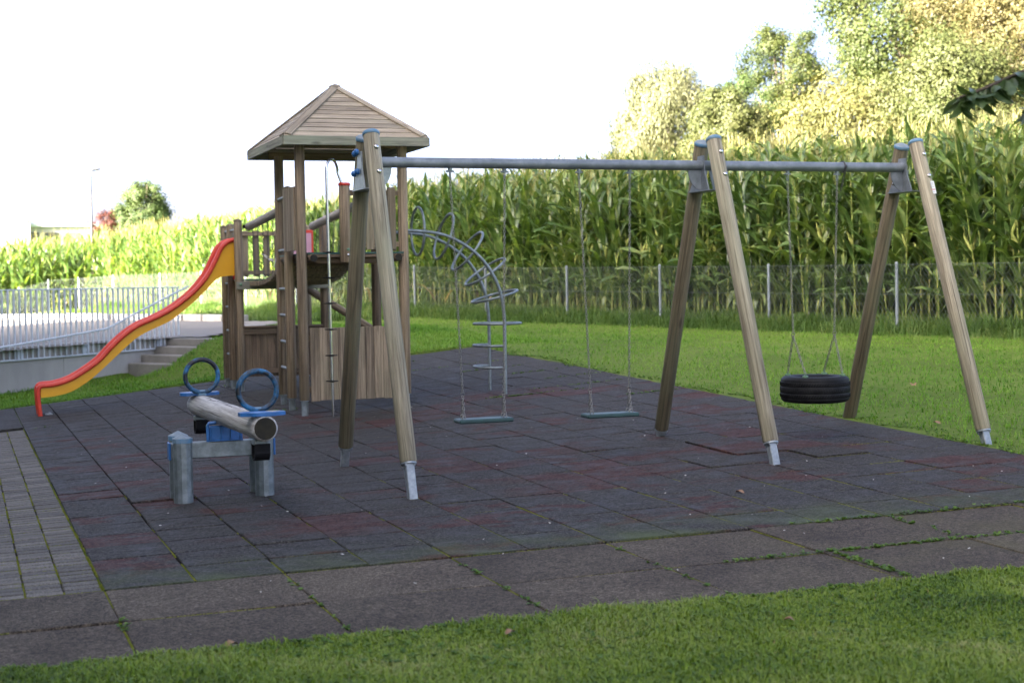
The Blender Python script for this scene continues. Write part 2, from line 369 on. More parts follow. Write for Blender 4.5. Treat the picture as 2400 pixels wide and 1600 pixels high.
tag(np_obj('ground', np.c_[X.ravel(), Y.ravel(), Z.ravel()], np.stack([I[:-1, :-1], I[:-1, 1:], I[1:, 1:], I[1:, :-1]], -1).reshape(-1, 4), MT['lawn'], smooth=True), 'green lawn and field ground around the playground', kind='structure')
# ------------------------------------------------------------------ rubber tiles
m, t, bs, _ = nodes('rubber_granule_tile'); v = mk(t, 'NewGeometry').outputs['Position']; oi = mk(t, 'ObjectInfo').outputs['Random']
gr = math_(t, 'ADD', math_(t, 'MULTIPLY', noise(t, v, 110, 3, .85), .6), math_(t, 'MULTIPLY', noise(t, v, 38, 3, .8), .4)); n1 = noise(t, mapping(t, v, (.8, 1.5, 1)), 1.1, 5, .6, .4); n2 = noise(t, mapping(t, v, (1, 1.3, 1)), 4.5, 5, .65); big = noise(t, v, .23, 2)
base = ramp(t, gr, [(.41, (.005, .0045, .0040)), (.5, (.0315, .029, .0248)), (.585, (.107, .099, .087))])
base = mix(t, .55, base, ramp(t, n2, [(.35, (.5, .48, .5)), (.65, (1.1, 1.1, 1.1))]), 'MULTIPLY')
redc = ramp(t, gr, [(.41, (.010, .004, .0034)), (.5, (.052, .021, .0165)), (.585, (.11, .052, .041))])
f = math_(t, 'ADD', math_(t, 'MULTIPLY', n1, .58), math_(t, 'ADD', math_(t, 'MULTIPLY', n2, .30), math_(t, 'MULTIPLY', oi, .14)))
fac = ramp(t, f, [(.545, (0, 0, 0)), (.60, (.88, .88, .88))])
sp = mk(t, 'SeparateXYZ'); t.links.new(v, sp.inputs[0])
for (px, py, rx, ry) in [(3.4, 3.5, .75, 1.1), (4.55, 3.5, .75, 1.1), (3.6, 8.3, 1.4, .9), (5.6, 9.3, .8, .8), (6.5, 3.2, 1.0, .9), (1.2, 4.4, .8, .6), (1.5, 1.5, .9, .6), (1.6, 5.6, .9, .7), (.7, 6.2, .6, .5), (4.2, 2.2, 1.3, .7), (2.45, 2.4, .25, .25), (5.53, 2.4, .25, .25), (2.45, 4.6, .3, .3), (5.53, 4.6, .3, .3), (3.1, 9.2, .3, .3), (4.9, 10.2, .9, .8)]:   # worn where children land
    dx = math_(t, 'DIVIDE', math_(t, 'SUBTRACT', sp.outputs[0], px), rx); dy = math_(t, 'DIVIDE', math_(t, 'SUBTRACT', sp.outputs[1], py), ry)
    d = math_(t, 'ADD', math_(t, 'MULTIPLY', dx, dx), math_(t, 'MULTIPLY', dy, dy))
    w = math_(t, 'MULTIPLY', math_(t, 'MAXIMUM', math_(t, 'SUBTRACT', 1., d), 0.), ramp(t, f, [(.475, (0, 0, 0)), (.55, (1, 1, 1))]))
    fac = math_(t, 'MAXIMUM', fac, math_(t, 'MULTIPLY', w, .9))
c = mix(t, fac, base, redc)
# green algae film along the path side of the field
ed = math_(t, 'MULTIPLY', math_(t, 'MAXIMUM', math_(t, 'SUBTRACT', 1., math_(t, 'DIVIDE', sp.outputs[1], .75)), 0.), ramp(t, noise(t, v, 2.6, 4), [(.35, (0, 0, 0)), (.7, (1, 1, 1))]))
c = mix(t, math_(t, 'MINIMUM', ed, .8), c, ramp(t, gr, [(.3, (.03, .04, .014)), (.7, (.10, .125, .05))]))
t.links.new(c, bs.inputs['Base Color'])
t.links.new(ramp(t, n2, [(.3, (.6, .6, .6)), (.6, (.9, .9, .9))]), bs.inputs['Roughness']); bs.inputs['Specular IOR Level'].default_value = .16
bump(t, bs, gr, .55, .004); MT['rubber'] = m
base_me = MB(); NX = 15; NY = 32
def strip(x0, x1, y0, y1, dz, n=24):
    mb = MB(); ys = np.linspace(y0, y1, n); xs = np.linspace(x0, x1, 6)
    vs = [(x, y, gz(x, y)+dz) for y in ys for x in xs]
    mb.add(vs, [(j*6+i, j*6+i+1, j*6+7+i, j*6+6+i) for j in range(n-1) for i in range(5)], 0, True); return mb
rub = strip(RX0+.004, RX1-.004, RY0+.004, RY1-.2, -.030).build('rubber_surface', MT['soil'])
tag(rub, 'dark rubber tile safety surface of the playground', kind='structure')
def grid_tile(wx, wy, th, ch, name, mat, crown=0.):
    mb = MB(); mb.box((0, 0, -th/2), (wx, wy, th), ch); return mb.mesh(name, mat)
tiles = [grid_tile(.4905, .4965, .05, .005, 'rubber_tile', MT['rubber']), grid_tile(.493, .497, .05, .007, 'rubber_tile', MT['rubber']), grid_tile(.489, .4955, .05, .004, 'rubber_tile', MT['rubber'])]
def tilt(x, y, s=.35):
    ax = .01524294+.00503069*y; ay = -.01053173+.00503069*x
    n = Vector((-ax+random.gauss(0, s)*.012, -ay+random.gauss(0, s)*.012, 1)).normalized()
    q = Vector((0, 0, 1)).rotation_difference(n); return q.to_matrix() @ Matrix.Rotation(random.gauss(0, .0025), 3, 'Z')
cells = [(i, j) for j in range(NY) for i in range(NX)]+[(-k, j) for j in range(24, NY) for k in (1, 2, 3)]
camxy = Vector((-.69, -8.69))
cells.sort(key=lambda c: (Vector((c[0]*.5+.25, c[1]*.5+.25))-camxy).length)
rest = MB(); lifted = {(11, 6): .016, (10, 5): .010, (11, 7): .012, (2, 2): .010, (12, 5): .014, (9, 8): .010, (1, 7): .012, (12, 6): .006, (13, 3): .006}
for k, (i, j) in enumerate(cells):
    x, y = i*.5+.25+random.gauss(0, .002), j*.5+.25+random.gauss(0, .002); z = float(gz(x, y))+random.gauss(0, .0016)+lifted.get((i, j), 0)
    R3 = tilt(x, y)
    if k < 300: link('rubber_tile', tiles[k % 3], rub, (x, y, z), R3)
    else: rest.box(Vector((x, y, z))+R3 @ Vector((0, 0, -.025)), (.4905, .4965, .05), .005, R3)
tag(rest.build('rubber_tile_field', MT['rubber'], rub), kind='stuff')
# ------------------------------------------------------------------ slab path
m, t, bs, _ = nodes('exposed_concrete_slab'); v = mk(t, 'NewGeometry').outputs['Position']; oi = mk(t, 'ObjectInfo').outputs['Random']
gr = math_(t, 'ADD', math_(t, 'MULTIPLY', noise(t, v, 95, 3, .85), .65), math_(t, 'MULTIPLY', noise(t, v, 34, 3, .8), .35)); n1 = noise(t, v, 1.1, 5, .6); n2 = noise(t, v, 6, 5, .6)
c = ramp(t, gr, [(.41, (.018, .0138, .0092)), (.5, (.070, .055, .0385)), (.585, (.185, .15, .108))])
c = mix(t, .6, c, ramp(t, n2, [(.3, (.62, .6, .57)), (.7, (1.1, 1.1, 1.1))]), 'MULTIPLY')
sp = mk(t, 'SeparateXYZ'); t.links.new(v, sp.inputs[0])
gx_ = math_(t, 'MULTIPLY', math_(t, 'MINIMUM', math_(t, 'MAXIMUM', math_(t, 'DIVIDE', math_(t, 'SUBTRACT', sp.outputs[0], 2.6), 3.), .12), 1.), ramp(t, n1, [(.42, (0, 0, 0)), (.62, (.75, .75, .75))]))
c = mix(t, gx_, c, ramp(t, gr, [(.3, (.026, .024, .010)), (.7, (.085, .075, .03))]))
c = mix(t, .7, c, ramp(t, n1, [(.36, (.5, .47, .43)), (.6, (1.05, 1.05, 1.05))]), 'MULTIPLY'); f = math_(t, 'ADD', math_(t, 'MULTIPLY', oi, .35), .85); cc = mk(t, 'CombineXYZ'); [t.links.new(f, cc.inputs[i]) for i in range(3)]
c = mix(t, 1., c, cc.outputs[0], 'MULTIPLY'); t.links.new(c, bs.inputs['Base Color']); bs.inputs['Roughness'].default_value = .9; bs.inputs['Specular IOR Level'].default_value = .25
bump(t, bs, gr, .6, .004); MT['slab'] = m
path = strip(-3., 10., PY0, -.004, -.040).build('path', MT['soil']); tag(path, 'grey concrete slab path along the rubber surface', kind='structure')
slab_me = MB().box((0, 0, -.03), (.9935, .871, .06), .006).mesh('slab', MT['slab'])
for i in range(-3, 10):
    for j in range(2):
        x, y = i+.5+random.gauss(0, .003), -.445-.88*j; link('slab', slab_me, path, (x, y, float(gz(x, y))-.008+random.gauss(0, .0025)), tilt(x, y, .2))
# ------------------------------------------------------------------ brick pavers
m, t, bs, _ = nodes('grey_paver'); v = mk(t, 'NewGeometry').outputs['Position']; oi = mk(t, 'ObjectInfo').outputs['Random']
gr = noise(t, v, 95, 3, .85); n2 = noise(t, v, 5, 4)
c = ramp(t, gr, [(.36, (.042, .037, .029)), (.5, (.108, .096, .078)), (.64, (.20, .18, .148))])
c = mix(t, .6, c, ramp(t, n2, [(.3, (.7, .69, .66)), (.7, (1.1, 1.1, 1.1))]), 'MULTIPLY')
f = math_(t, 'ADD', math_(t, 'MULTIPLY', oi, .6), .70); cc = mk(t, 'CombineXYZ'); [t.links.new(f, cc.inputs[i]) for i in range(3)]
t.links.new(mix(t, 1., c, cc.outputs[0], 'MULTIPLY'), bs.inputs['Base Color']); bs.inputs['Roughness'].default_value = .9; bump(t, bs, gr, .5, .003); MT['paver'] = m
brk = strip(-3., -.006, .004, 11.75, -.040, 40).build('paver_strip', MT['soil']); tag(brk, 'strip of grey brick pavers beside the rubber surface', kind='structure')
pav_me = MB().box((0, 0, -.03), (.197, .104, .06), .006).mesh('brick', MT['paver']); rest = MB(); cnt = 0
pl = [(-(c*.2045)-.108, .064+r*.1205, c) for c in range(5) for r in range(97)]
pl.sort(key=lambda p: math.hypot(p[0]+.69, p[1]+8.69)+ (3 if p[2] > 2 else 0))
for (x, y, c_) in pl:
    y += .06*(c_ % 2)*0; z = float(gz(x, y))-.006+random.gauss(0, .0015); cnt += 1
    if cnt <= 300: link('brick', pav_me, brk, (x+random.gauss(0, .001), y, z), tilt(x, y, .5))
    else: rest.box((x, y, z-.03), (.197, .104, .06), .006, tilt(x, y, .5))
tag(rest.build('brick_field', MT['paver'], brk), kind='stuff')
# ------------------------------------------------------------------ road plateau, kerb, retaining wall, steps, railing
rx = np.arange(-9, 12.01, .3); ry = np.arange(15, 51, .3); X, Y = np.meshgrid(rx, ry); I = np.arange(X.size).reshape(X.shape)
ok = in_road(X+.15, Y+.15, -.3); Z = road_z(X, Y); q = np.stack([I[:-1, :-1], I[:-1, 1:], I[1:, 1:], I[1:, :-1]], -1)[ok[:-1, :-1]]
tag(np_obj('road', np.c_[X.ravel(), Y.ravel(), Z.ravel()], q, MT['road'], smooth=True), 'pale asphalt road behind the railing', kind='structure')
kb = bpy.data.objects.new('kerb', None); COL.objects.link(kb); tag(kb, 'low pale kerb stones between road and grass verge', kind='structure')
for k in range(19):
    y = 30.6+k*1.0; x = float(fence_x(y)-5.35-.9*min(max((y-30)/15, 0), 1)); z = float(road_z(x, y)); mb = MB()
    mb.box((0, 0, 0), (.2, 1.0, .34), .02, Matrix.Rotation(.36, 3, 'Z')); link('kerb_stone', mb.mesh('kerb_stone', MT['kerb']), kb, (x+random.gauss(0, .01), y, z+.0))
def wp(s, d, z): return W1+wd*s+wn*d+Vector((0, 0, z))
Rw = Matrix.Rotation(.576, 3, 'Z')
wall = thing('retaining_wall', wp(-4, 0, -.3), 'pale grey concrete retaining wall under the railing', 'wall')
for k in range(7):
    s1 = -1.27+.52-2.0*k if k else -.30; s0 = -1.27+.52-2.0*(k+1) if k else -1.27+.52-2.0
    z1 = float(road_z(*wp(s1, 0, 0)[:2])); z0 = float(road_z(*wp(s0, 0, 0)[:2])); mb = MB()
    a, b = s0+.004, s1-.004
    mb.prism([(a, -1.0), (b, -1.0), (b, z1+.035), (a, z0+.035)], W1-wn*.12, wd, (0, 0, 1), wn*.22); mb.build('wall_panel', MT['concrete'], wall)
st = thing('steps', wp(-1.2, .7, 0), 'four grey concrete steps beside the retaining wall', 'steps')
for k in range(4):
    s = -1.27+.32*k; top = .195+.148*k; mb = MB(); wdt = 1.5
    mb.box(wp(s+.24, .10+wdt/2, top-.30), (.48, wdt, .60), .012, Rw); mb.build('step', MT['step'], st)

rl = thing('railing', wp(-2, .1, .55), 'grey steel bar railing on top of the retaining wall', 'railing')
RTOP = 1.645
for k in range(48):
    s = -.02-.1225*k; zb = float(road_z(*wp(s, 0, 0)[:2]))
    lo = zb-.20 if s < -.36 else zb+.03
    mb = MB(); mb.box(wp(s, .135, (RTOP+lo)/2), (.021, .042, RTOP-lo), 0, Rw); mb.build('bar', MT['rail'], rl)
for nm, z, w in (('top_rail', RTOP, .05), ('bottom_rail', None, .045)):
    mb = MB(); zz = [float(road_z(*wp(s, 0, 0)[:2]))-.20 for s in (-.36, -6)]
    if z: mb.cyl(wp(.02, .135, z+.005), wp(-6, .135, z+.005), .012, n=8)
    else: mb.tube([wp(-.36, .135, zz[0]), wp(-6, .135, zz[1])], .02, 6)
    mb.build(nm, MT['rail'], rl)
for s in (-.5, -2.25, -3.7, -5.2):
    zb = float(road_z(*wp(s, 0, 0)[:2])); mb = MB(); mb.box(wp(s, .122, zb-.10), (.13, .02, .2), .003, Rw)
    for dz in (-.05, .05): mb.cyl(wp(s, .13, zb-.1+dz), wp(s, .15, zb-.1+dz), .012, n=6)
    mb.build('mounting_plate', MT['rail'], rl)
hp = [wp(.12, .30, 1.66), wp(-.4, .30, 1.47), wp(-1.1, .30, 1.20), wp(-1.85, .30, .905), wp(-1.95, .30, .88), wp(-3.4, .30, .72), wp(-6, .30, .45)]
mb = MB().tube(hp, .02, 8); hr = mb.build('handrail', MT['rail'], rl)
for s, z in ((-.35, 1.48), (-1.45, 1.05), (-2.75, .78), (-4.2, .63)): MB().tube([wp(s, .30, z-.01), wp(s, .30, z-.06), wp(s, .14, z-.06)], .008, 6).build('handrail_bracket', MT['rail'], hr)
# ------------------------------------------------------------------ wire fence
fpts = []
for y in (7.6, 10.5, 13.3): fpts.append((fence_x(y), y))
yy = 16.15
while yy < 50: fpts.append((fence_x(yy), yy)); yy += 3.1
fpts += [(4.7, 51), (3.6, 53.4), (2.5, 53.9), (1.3, 51.1), (.1, 48.6), (-1.2, 46.), (-2.5, 43.4)]
fen = thing('wire_fence', (12.9, 25.7, .6), 'long chain link fence with grey posts in front of the corn', 'fence')
FP = [(x, y, G(x, y)) for x, y in fpts]; FH = 1.26
for x, y, z in FP:
    mb = MB(); l = random.gauss(0, .012); mb.cyl((x, y, z-.3), (x+l, y, z+FH+.02), .030, n=10); mb.lathe([(.033, 0), (.033, .02), (.018, .042), (0, .046)], 10, (x+l, y, z+FH+.01)); mb.build('fence_post', MT['post'], fen)
for a, b in zip(FP[:-1], FP[1:]):
    A = Vector(a); B = Vector(b); L = (B-A).length; mb = MB(); u = (B-A)/L; h = FH-.02
    step = .086 if (A.xy-camxy).length < 45 else .13; rw = .0020 if step < .1 else .0028; n = int(L/step); sl = .63*h/step
    def pt(s, z, o): return A+u*s+Vector((0, 0, .02+z))+FN*(-.03+o)
    for k in range(-int(h*.66/step)-1, n+1):
        for dr in (1, -1):
            s0 = k*step; s1 = s0+h*.66; z0, z1 = (0, h) if dr > 0 else (h, 0)
            if s0 < 0: z0 += (z1-z0)*(-s0)/(s1-s0); s0 = 0
            if s1 > L: z1 = z0+(z1-z0)*(L-s0)/(s1-s0); s1 = L
            if s1-s0 > .01: mb.cyl(pt(s0, z0, .002*dr), pt(s1, z1, .002*dr), rw, n=3, cap=False)
    for zz in (h, h*.55, .03): mb.cyl(pt(0, zz, 0), pt(L, zz, 0), .003, n=4, cap=False)
    me = mb.mesh('wire_mesh', MT['wire'], (12.9, 25.7, .6), fix=False); link('wire_mesh', me, fen)
# ------------------------------------------------------------------ timber and chain builders
def round_log(r, L, n=20, e=.006, mi_end=0):
    mb = MB(); mb.lathe([(r-e, 0), (r, e), (r, L-e), (r-e, L)], n); mb.add([(0, 0, 0), (0, 0, L)]+[((r-e)*math.cos(2*PI*k/n), (r-e)*math.sin(2*PI*k/n), z) for z in (0, L) for k in range(n)],
        [(0, 2+(k+1) % n, 2+k) for k in range(n)]+[(1, 2+n+k, 2+n+(k+1) % n) for k in range(n)], mi_end); return mb
def orient(d):
    x, y, d = basis(d); return Matrix((x, y, d)).transposed()
def log(name, p0, p1, r, mat, parent, n=20, e=.006, mi_end=0):
    p0 = Vector(p0); p1 = Vector(p1); me = round_log(r, (p1-p0).length, n, e, mi_end).mesh(name, mat)
    return link(name, me, parent, p0-parent_world(parent), orient(p1-p0))
def board(name, p0, p1, w, th, mat, parent, ch=.004, face=None):
    """plank from p0 to p1 (centre line), width along face x"""
    p0 = Vector(p0); p1 = Vector(p1); d = (p1-p0); L = d.length; d.normalize()
    f = Vector(face) if face else basis(d)[0]; y = d.cross(f).normalized(); x = y.cross(d)
    me = MB().box((0, 0, L/2), (w, th, L), ch).mesh(name, mat)
    return link(name, me, parent, p0-parent_world(parent), Matrix((x, y, d)).transposed())
def part(mb, name, mat, parent): return mb.build(name, mat, parent)
def chain(p0, p1, pitch=.024, w=.0085, r=.0030, n=8, k=4, mb=None, ph=0):
    p0 = Vector(p0); p1 = Vector(p1); L = (p1-p0).length; N = max(1, round(L/pitch)); d = (p1-p0)/L; x, y, _ = basis(d); mb = mb or MB()
    for i in range(N):
        c = p0+d*((i+.5)*L/N); sx = x if (i+ph) % 2 else y; a = pitch*.5+r*.9; P = []
        for q in range(n):
            an = 2*PI*(q+.5)/n; ca, sa = math.cos(an), math.sin(an); P.append(c+d*(math.copysign(abs(ca)**.7, ca)*a)+sx*(math.copysign(abs(sa)**.8, sa)*w))
        mb.tube(P, r, k, True)
    return mb
def foot(parent, p, z0, z1, w=.065, dir=None, mat=None):
    """galvanised H-section shoe under a post"""
    mb = MB(); d = Vector(dir) if dir is not None else Vector((0, 0, 1)); p = Vector(p); a = p-d*((p.z-z0)/d.z); b = p-d*((p.z-z1)/d.z); R3 = orient(d); L = (b-a).length; c = (a+b)/2
    if abs(d.z) > .999: R3 = Matrix.Identity(3)
    mb.box(c-R3 @ Vector((0, w/2-.004, 0)), (w, .008, L), .002, R3); mb.box(c+R3 @ Vector((0, w/2-.004, 0)), (w, .008, L), .002, R3); mb.box(c, (.008, w-.02, L), .001, R3)
    mb.box(c-R3 @ Vector((w/2-.004, 0, 0)), (.006, w-.018, L), .001, R3)
    mb.cyl(b-d*.012, b+d*.003, w*.86, n=14)
    for k in range(4):
        an = PI/4+k*PI/2; q = b-d*.012+R3 @ Vector((w*.62*math.cos(an), w*.62*math.sin(an), 0)); mb.cyl(q-d*.014, q, .009, n=6)
    return mb.build('steel_foot', mat or MT['galv'], parent)
# ------------------------------------------------------------------ swing frame
sw = thing('swing_set', (5.03, 3.5, .12), 'long wooden swing frame with three leg pairs and a grey steel crossbar', 'swing frame')
SX = (2.45, 5.53, 7.60)
for i, x in enumerate(SX):
    for fr in (1, 0):
        g = float(gz(x, 2.385 if fr else 4.57)) if x < 7.5 else G(x, 2.385 if fr else 4.57)
        if not fr and i == 2: g = .24
        top = Vector((x, 3.41 if fr else 3.63, 2.885 if fr else 2.865)); ft = Vector((x, 2.385 if fr else 4.575, g)); d = (top-ft).normalized()
        zb = .318 if fr else (.245 if i < 2 else .16); wb = ft+d*((zb-ft.z)/d.z)
        lg = log('leg', wb, top, .0655, MT['pale'] if fr else MT['olive'], sw, 24, .008)
        if not (not fr and i == 2): foot(lg, Vector((0, 0, 0)), 0, 0) if False else None
        # cap and steel shoe as sub-parts, built in the leg's own axes
        L = (top-wb).length; mb = MB(); mb.lathe([(.066, L-.022), (.0695, L-.020), (.0695, L+.004), (.066, L+.008)], 24); link('cap_rim', mb.mesh('cap_rim', MT['bluecap']), lg)
        mb = MB().lathe([(.0675, L+.006), (.05, L+.020), (.02, L+.030), (0, L+.032)], 24); link('cap_lid', mb.mesh('cap_lid', MT['capgrey']), lg)
        if not (not fr and i == 2):
            fl = (wb-ft).length+.05; mb = MB(); w = .068
            mb.box((0, 0, -fl/2-.002), (w, w, fl), .006)
            mb.cyl((0, 0, -.014), (0, 0, -.001), .062, n=16)
            for k in range(4): mb.cyl((.048*math.cos(PI/4+k*PI/2), .048*math.sin(PI/4+k*PI/2), -.030), (.048*math.cos(PI/4+k*PI/2), .048*math.sin(PI/4+k*PI/2), -.014), .008, n=6)
            link('steel_foot', mb.mesh('steel_foot', MT['galv']), lg)
        # domed bolts on the face the camera sees
        for zz in (2.745, 2.545):
            q = wb+d*((zz-wb.z)/d.z)
            if fr:
                mb = MB(); nrm = Vector((0, -d.z, d.y)); c = q+nrm*.062+Vector((.012, 0, 0)); mb.lathe([(.021, 0), (.0195, .008), (.012, .015), (0, .018)], 12, c-parent_world(lg)*0, ax=basis(nrm))
                mb.build('bolt', MT['chrome'], sw)
BZ, BY = 2.660, 3.52
beam = MB().cyl((2.47, BY, BZ), (7.56, BY, BZ), .0435, n=20).build('crossbar', MT['beam'], sw)
for i, x in enumerate(SX):
    br = MB(); px = x-.072
    poly = [(3.47, 2.745), (3.58, 2.745), (3.61, 2.63), (3.75, 2.435), (3.37, 2.435), (3.45, 2.60)]
    br.prism(poly, (px, 0, 0), (0, 1, 0), (0, 0, 1), (.012, 0, 0))
    for sx in ((1,) if i == 0 else (-1, 1) if i == 1 else (-1,)):
        g = [(0, BZ-.02)]+[(sx*(.05+.145*math.sin(a)), BZ-.22+.175*(1-math.cos(a))) for a in np.linspace(0, PI/2, 7)]+[(sx*.21, BZ-.02)]
        br.prism(g, (x, BY-.006, 0), (1, 0, 0), (0, 0, 1), (0, .012, 0))
    br.box((px+.06, 3.55, 2.437), (.14, .40, .010), .002)
    b = br.build('bracket', MT['galv'] if i == 0 else MT['beam'], sw)
    if i == 0:
        mb = MB()
        for (y, z) in ((3.63, 2.735), (3.56, 2.745), (3.665, 2.575), (3.545, 2.585)): mb.lathe([(.024, 0), (.026, .012), (.022, .026), (.010, .034), (0, .036)], 12, (px, y, z), ax=basis((-1, 0, 0))); 
        mb.build('bolt_cap', MT['bluepl'], b)
    else: MB().lathe([(.016, 0), (.014, .01), (0, .016)], 10, (px, 3.66, 2.52), ax=basis((-1, 0, 0))).build('bolt', MT['chrome'], b)
# small maker's plate on the right-hand front leg: white, grey lines, one red line
d = (Vector((7.6, 3.41, 2.885))-Vector((7.6, 2.385, .19))).normalized(); nrm = Vector((0, -d.z, d.y)); c = Vector((7.6+.02, 0, 0))+Vector((0, 3.41, 2.885))-d*.48+nrm*.0625
Rp = Matrix((Vector((1, 0, 0)), nrm.cross(Vector((1, 0, 0)))*-1 if False else Vector((1, 0, 0)).cross(nrm)*-1, nrm)).transposed(); Rp = Matrix((Vector((1, 0, 0)), d, nrm)).transposed()
pl = MB().box(c, (.058, .125, .004), .001, Rp).build('plate', MT['white'], sw)
mb = MB()
for k, (yy, ww) in enumerate(((.045, .034), (.033, .03), (.02, .034), (.004, .03), (-.045, .03))): mb.box(c+Rp @ Vector((0, yy, .0028)), (ww, .003, .0012), 0, Rp)
mb.build('print_line', MT['greyink'], pl)
mb = MB()
for k in range(5): mb.box(c+Rp @ Vector((-.018+.009*k, -.022, .0028)), (.006, .010-.002*(k % 2), .0012), 0, Rp)
mb.build('print_mark', MT['redink'], pl)
# ------------------------------------------------------------------ two flat swings and a tyre swing
def hanger(x, parent, lo):
    mb = MB(); mb.cyl((x, BY, BZ-.040), (x, BY, BZ-.062), .018, n=10); mb.box((x, BY, BZ-.068), (.055, .022, .016), .003); mb.cyl((x-.034, BY, BZ-.068), (x+.034, BY, BZ-.068), .008, n=8)
    mb.ring((x, BY, BZ-.098), .017, .0045, (1, 0, 0), 14, 6, sx=1., sy=1.7); mb.build('hanger', MT['galv_d'], parent)
def flat_swing(xa, xb, sa, sb, zs, label, dy=0.):
    t_ = thing('swing', ((xa+xb)/2, BY, zs), label, 'swing', 'flat green swings')
    xm = (sa+sb)/2
    mb = MB(); L = sb-sa+.115; prof = []
    mb.box((xm, BY, zs-.018), (L, .185, .036), .010); sb_ = mb.build('seat', MT['seat'], t_)
    for x, s in ((xa, sa), (xb, sb)):
        hanger(x, t_, 0); zr = zs+.205
        chain((x, BY, BZ-.125), (s, BY, zr+.012)).build('chain', MT['chain'], t_)
        MB().ring((s, BY, zr), .017, .0035, (0, 1, .3), 14, 6).build('ring', MT['chain'], t_)
        for q in (-1, 1):
            chain((s, BY, zr-.014), (s+.012*q, BY+.062*q, zs+.03), .026, .0095, .0036).build('short_chain', MT['chain'], t_)
            mb = MB(); mb.ring((s+.012*q, BY+.062*q, zs+.012), .014, .0045, (0, 1, 0), 12, 6, sy=1.3); mb.build('eye', MT['chain'], t_)
    return t_
flat_swing(3.147, 3.626, 3.222, 3.586, .531, 'green flat swing seat on chains hanging nearest the wooden tower')
flat_swing(4.301, 4.774, 4.376, 4.742, .523, 'green flat swing seat on chains hanging left of the middle legs')
ts = thing('tyre_swing', (6.587, BY, .53), 'black car tyre swing hanging flat on chains by the right legs', 'tyre swing')
prof = [(.200, -.075), (.235, -.108), (.290, -.120), (.330, -.113), (.349, -.095), (.354, -.082), (.3535, -.078), (.3535, -.074), (.357, -.070), (.3605, -.034), (.3590, -.032), (.3590, -.028), (.3607, -.026), (.3607, .026), (.3590, .028), (.3590, .032), (.3605, .034), (.357, .070), (.3535, .074), (.3535, .078), (.354, .082), (.349, .095), (.330, .113), (.290, .120), (.235, .108), (.200, .075), (.215, .06), (.30, .095), (.335, .06), (.335, -.06), (.30, -.095), (.215, -.06)]
m, t, bs, _ = nodes('tyre_rubber'); v = mk(t, 'TexCoord').outputs['Object']; bs.inputs['Roughness'].default_value = .55; bs.inputs['Specular IOR Level'].default_value = .14
t.links.new(ramp(t, noise(t, v, 14, 4), [(.35, (.0065, .007, .0075)), (.7, (.016, .0165, .017))]), bs.inputs['Base Color']); MT['tyre'] = m
TR_ = -.047; prof = [(r_+TR_, z_) for r_, z_ in prof]; mb = MB().lathe(prof, 72, (6.587, BY, .651), closed=True); ty = mb.build('tyre', MT['tyre'], ts)
mb = MB()      # tread blocks: slanted ribs round the tyre
for k in range(84):
    a = 2*PI*k/84
    for (z0, z1, da) in ((-.068, -.038, .05), (-.021, .021, -.05), (.038, .068, .05)):
        P = [Vector((6.587+.3135*math.cos(a+da*q), BY+.3135*math.sin(a+da*q), .651+z)) for q, z in ((0, z0), (.5, (z0+z1)/2), (1, z1))]
        mb.tube(P, .0022, 4, cap=True)
mb.build('tread', MT['tyre'], ty)
tz = .771
for x, s in ((6.324, 6.366), (6.834, 6.794)):
    hanger(x, ts, 0); chain((x, BY, BZ-.125), (s, BY, 1.165)).build('chain', MT['chain'], ts); MB().ring((s, BY, 1.15), .017, .0035, (0, 1, .3), 14, 6).build('ring', MT['chain'], ts)
    for q in (-1, 1):
        e = Vector((6.587+(.19 if s > 6.5 else -.19), BY+.155*q, tz))
        chain((s, BY, 1.138), e+Vector((0, 0, .03)), .025, .009, .0034).build('short_chain', MT['chain'], ts)
        mb = MB().cyl(e-Vector((0, 0, .004)), e+Vector((0, 0, .012)), .026, n=12); mb.ring(e+Vector((0, 0, .022)), .012, .004, (1, 0, 0), 12, 5); mb.build('eyebolt', MT['eyebolt'], ts)
mb = MB()      # spare chain slung over the bar
for k in range(2): chain((6.905, BY-.047, BZ+.01), (6.86, BY-.02, BZ-.22), .024, .009, .0034, mb=mb)
mb.ring((6.895, BY, BZ), .049, .007, (1, 0, 0), 18, 5); mb.build('spare_chain', MT['chain_d'], ts)
# ------------------------------------------------------------------ seesaw
se = thing('seesaw', (1.22, 3.35, .02), 'silver log seesaw with blue ring handles on galvanised posts', 'seesaw')
def octa(x, y, name, h=.52):
    g = float(gz(x, y)); mb = MB(); r = .0735
    mb.cyl((x, y, g-.06), (x, y, h-.045), r, n=12, sm=False, ph=PI/12); p = mb.build(name, MT['galv_d'], se)
    mb = MB(); mb.cyl((x, y, h-.052), (x, y, h-.018), r+.005, n=12, sm=False, ph=PI/12); mb.build('cap_rim', MT['bluecap'], p)
    mb = MB(); n = 12; vs = [(x+(r+.005)*math.cos(2*PI*k/n+PI/12), y+(r+.005)*math.sin(2*PI*k/n+PI/12), h-.0175) for k in range(n)]+[(x, y, h+.02)]
    mb.add(vs, [(k, (k+1) % n, n) for k in range(n)]); mb.build('cap_lid', MT['capgrey'], p)
for x in (.875, 1.505):
    octa(x, 3.30, 'post', .525); octa(x, 3.55, 'post', .525)
xb = MB().box((1.195, 3.425, .400), (.80, .10, .125), .006).build('cross_beam', MT['galv_d'], se)
for x in (.788, 1.602): MB().box((x, 3.425, .400), (.016, .112, .135), .005).build('end_cap', MT['bluepl'], xb)
pv = MB(); pv.box((1.225, 3.425, .469), (.26, .12, .010), .002); pv.box((1.225, 3.38, .525), (.235, .012, .105), .003); pv.box((1.225, 3.47, .525), (.235, .012, .105), .003)
for k in range(4): pv.box((1.225-.11+.0733*k, 3.372, .52), (.008, .02, .09), .002)
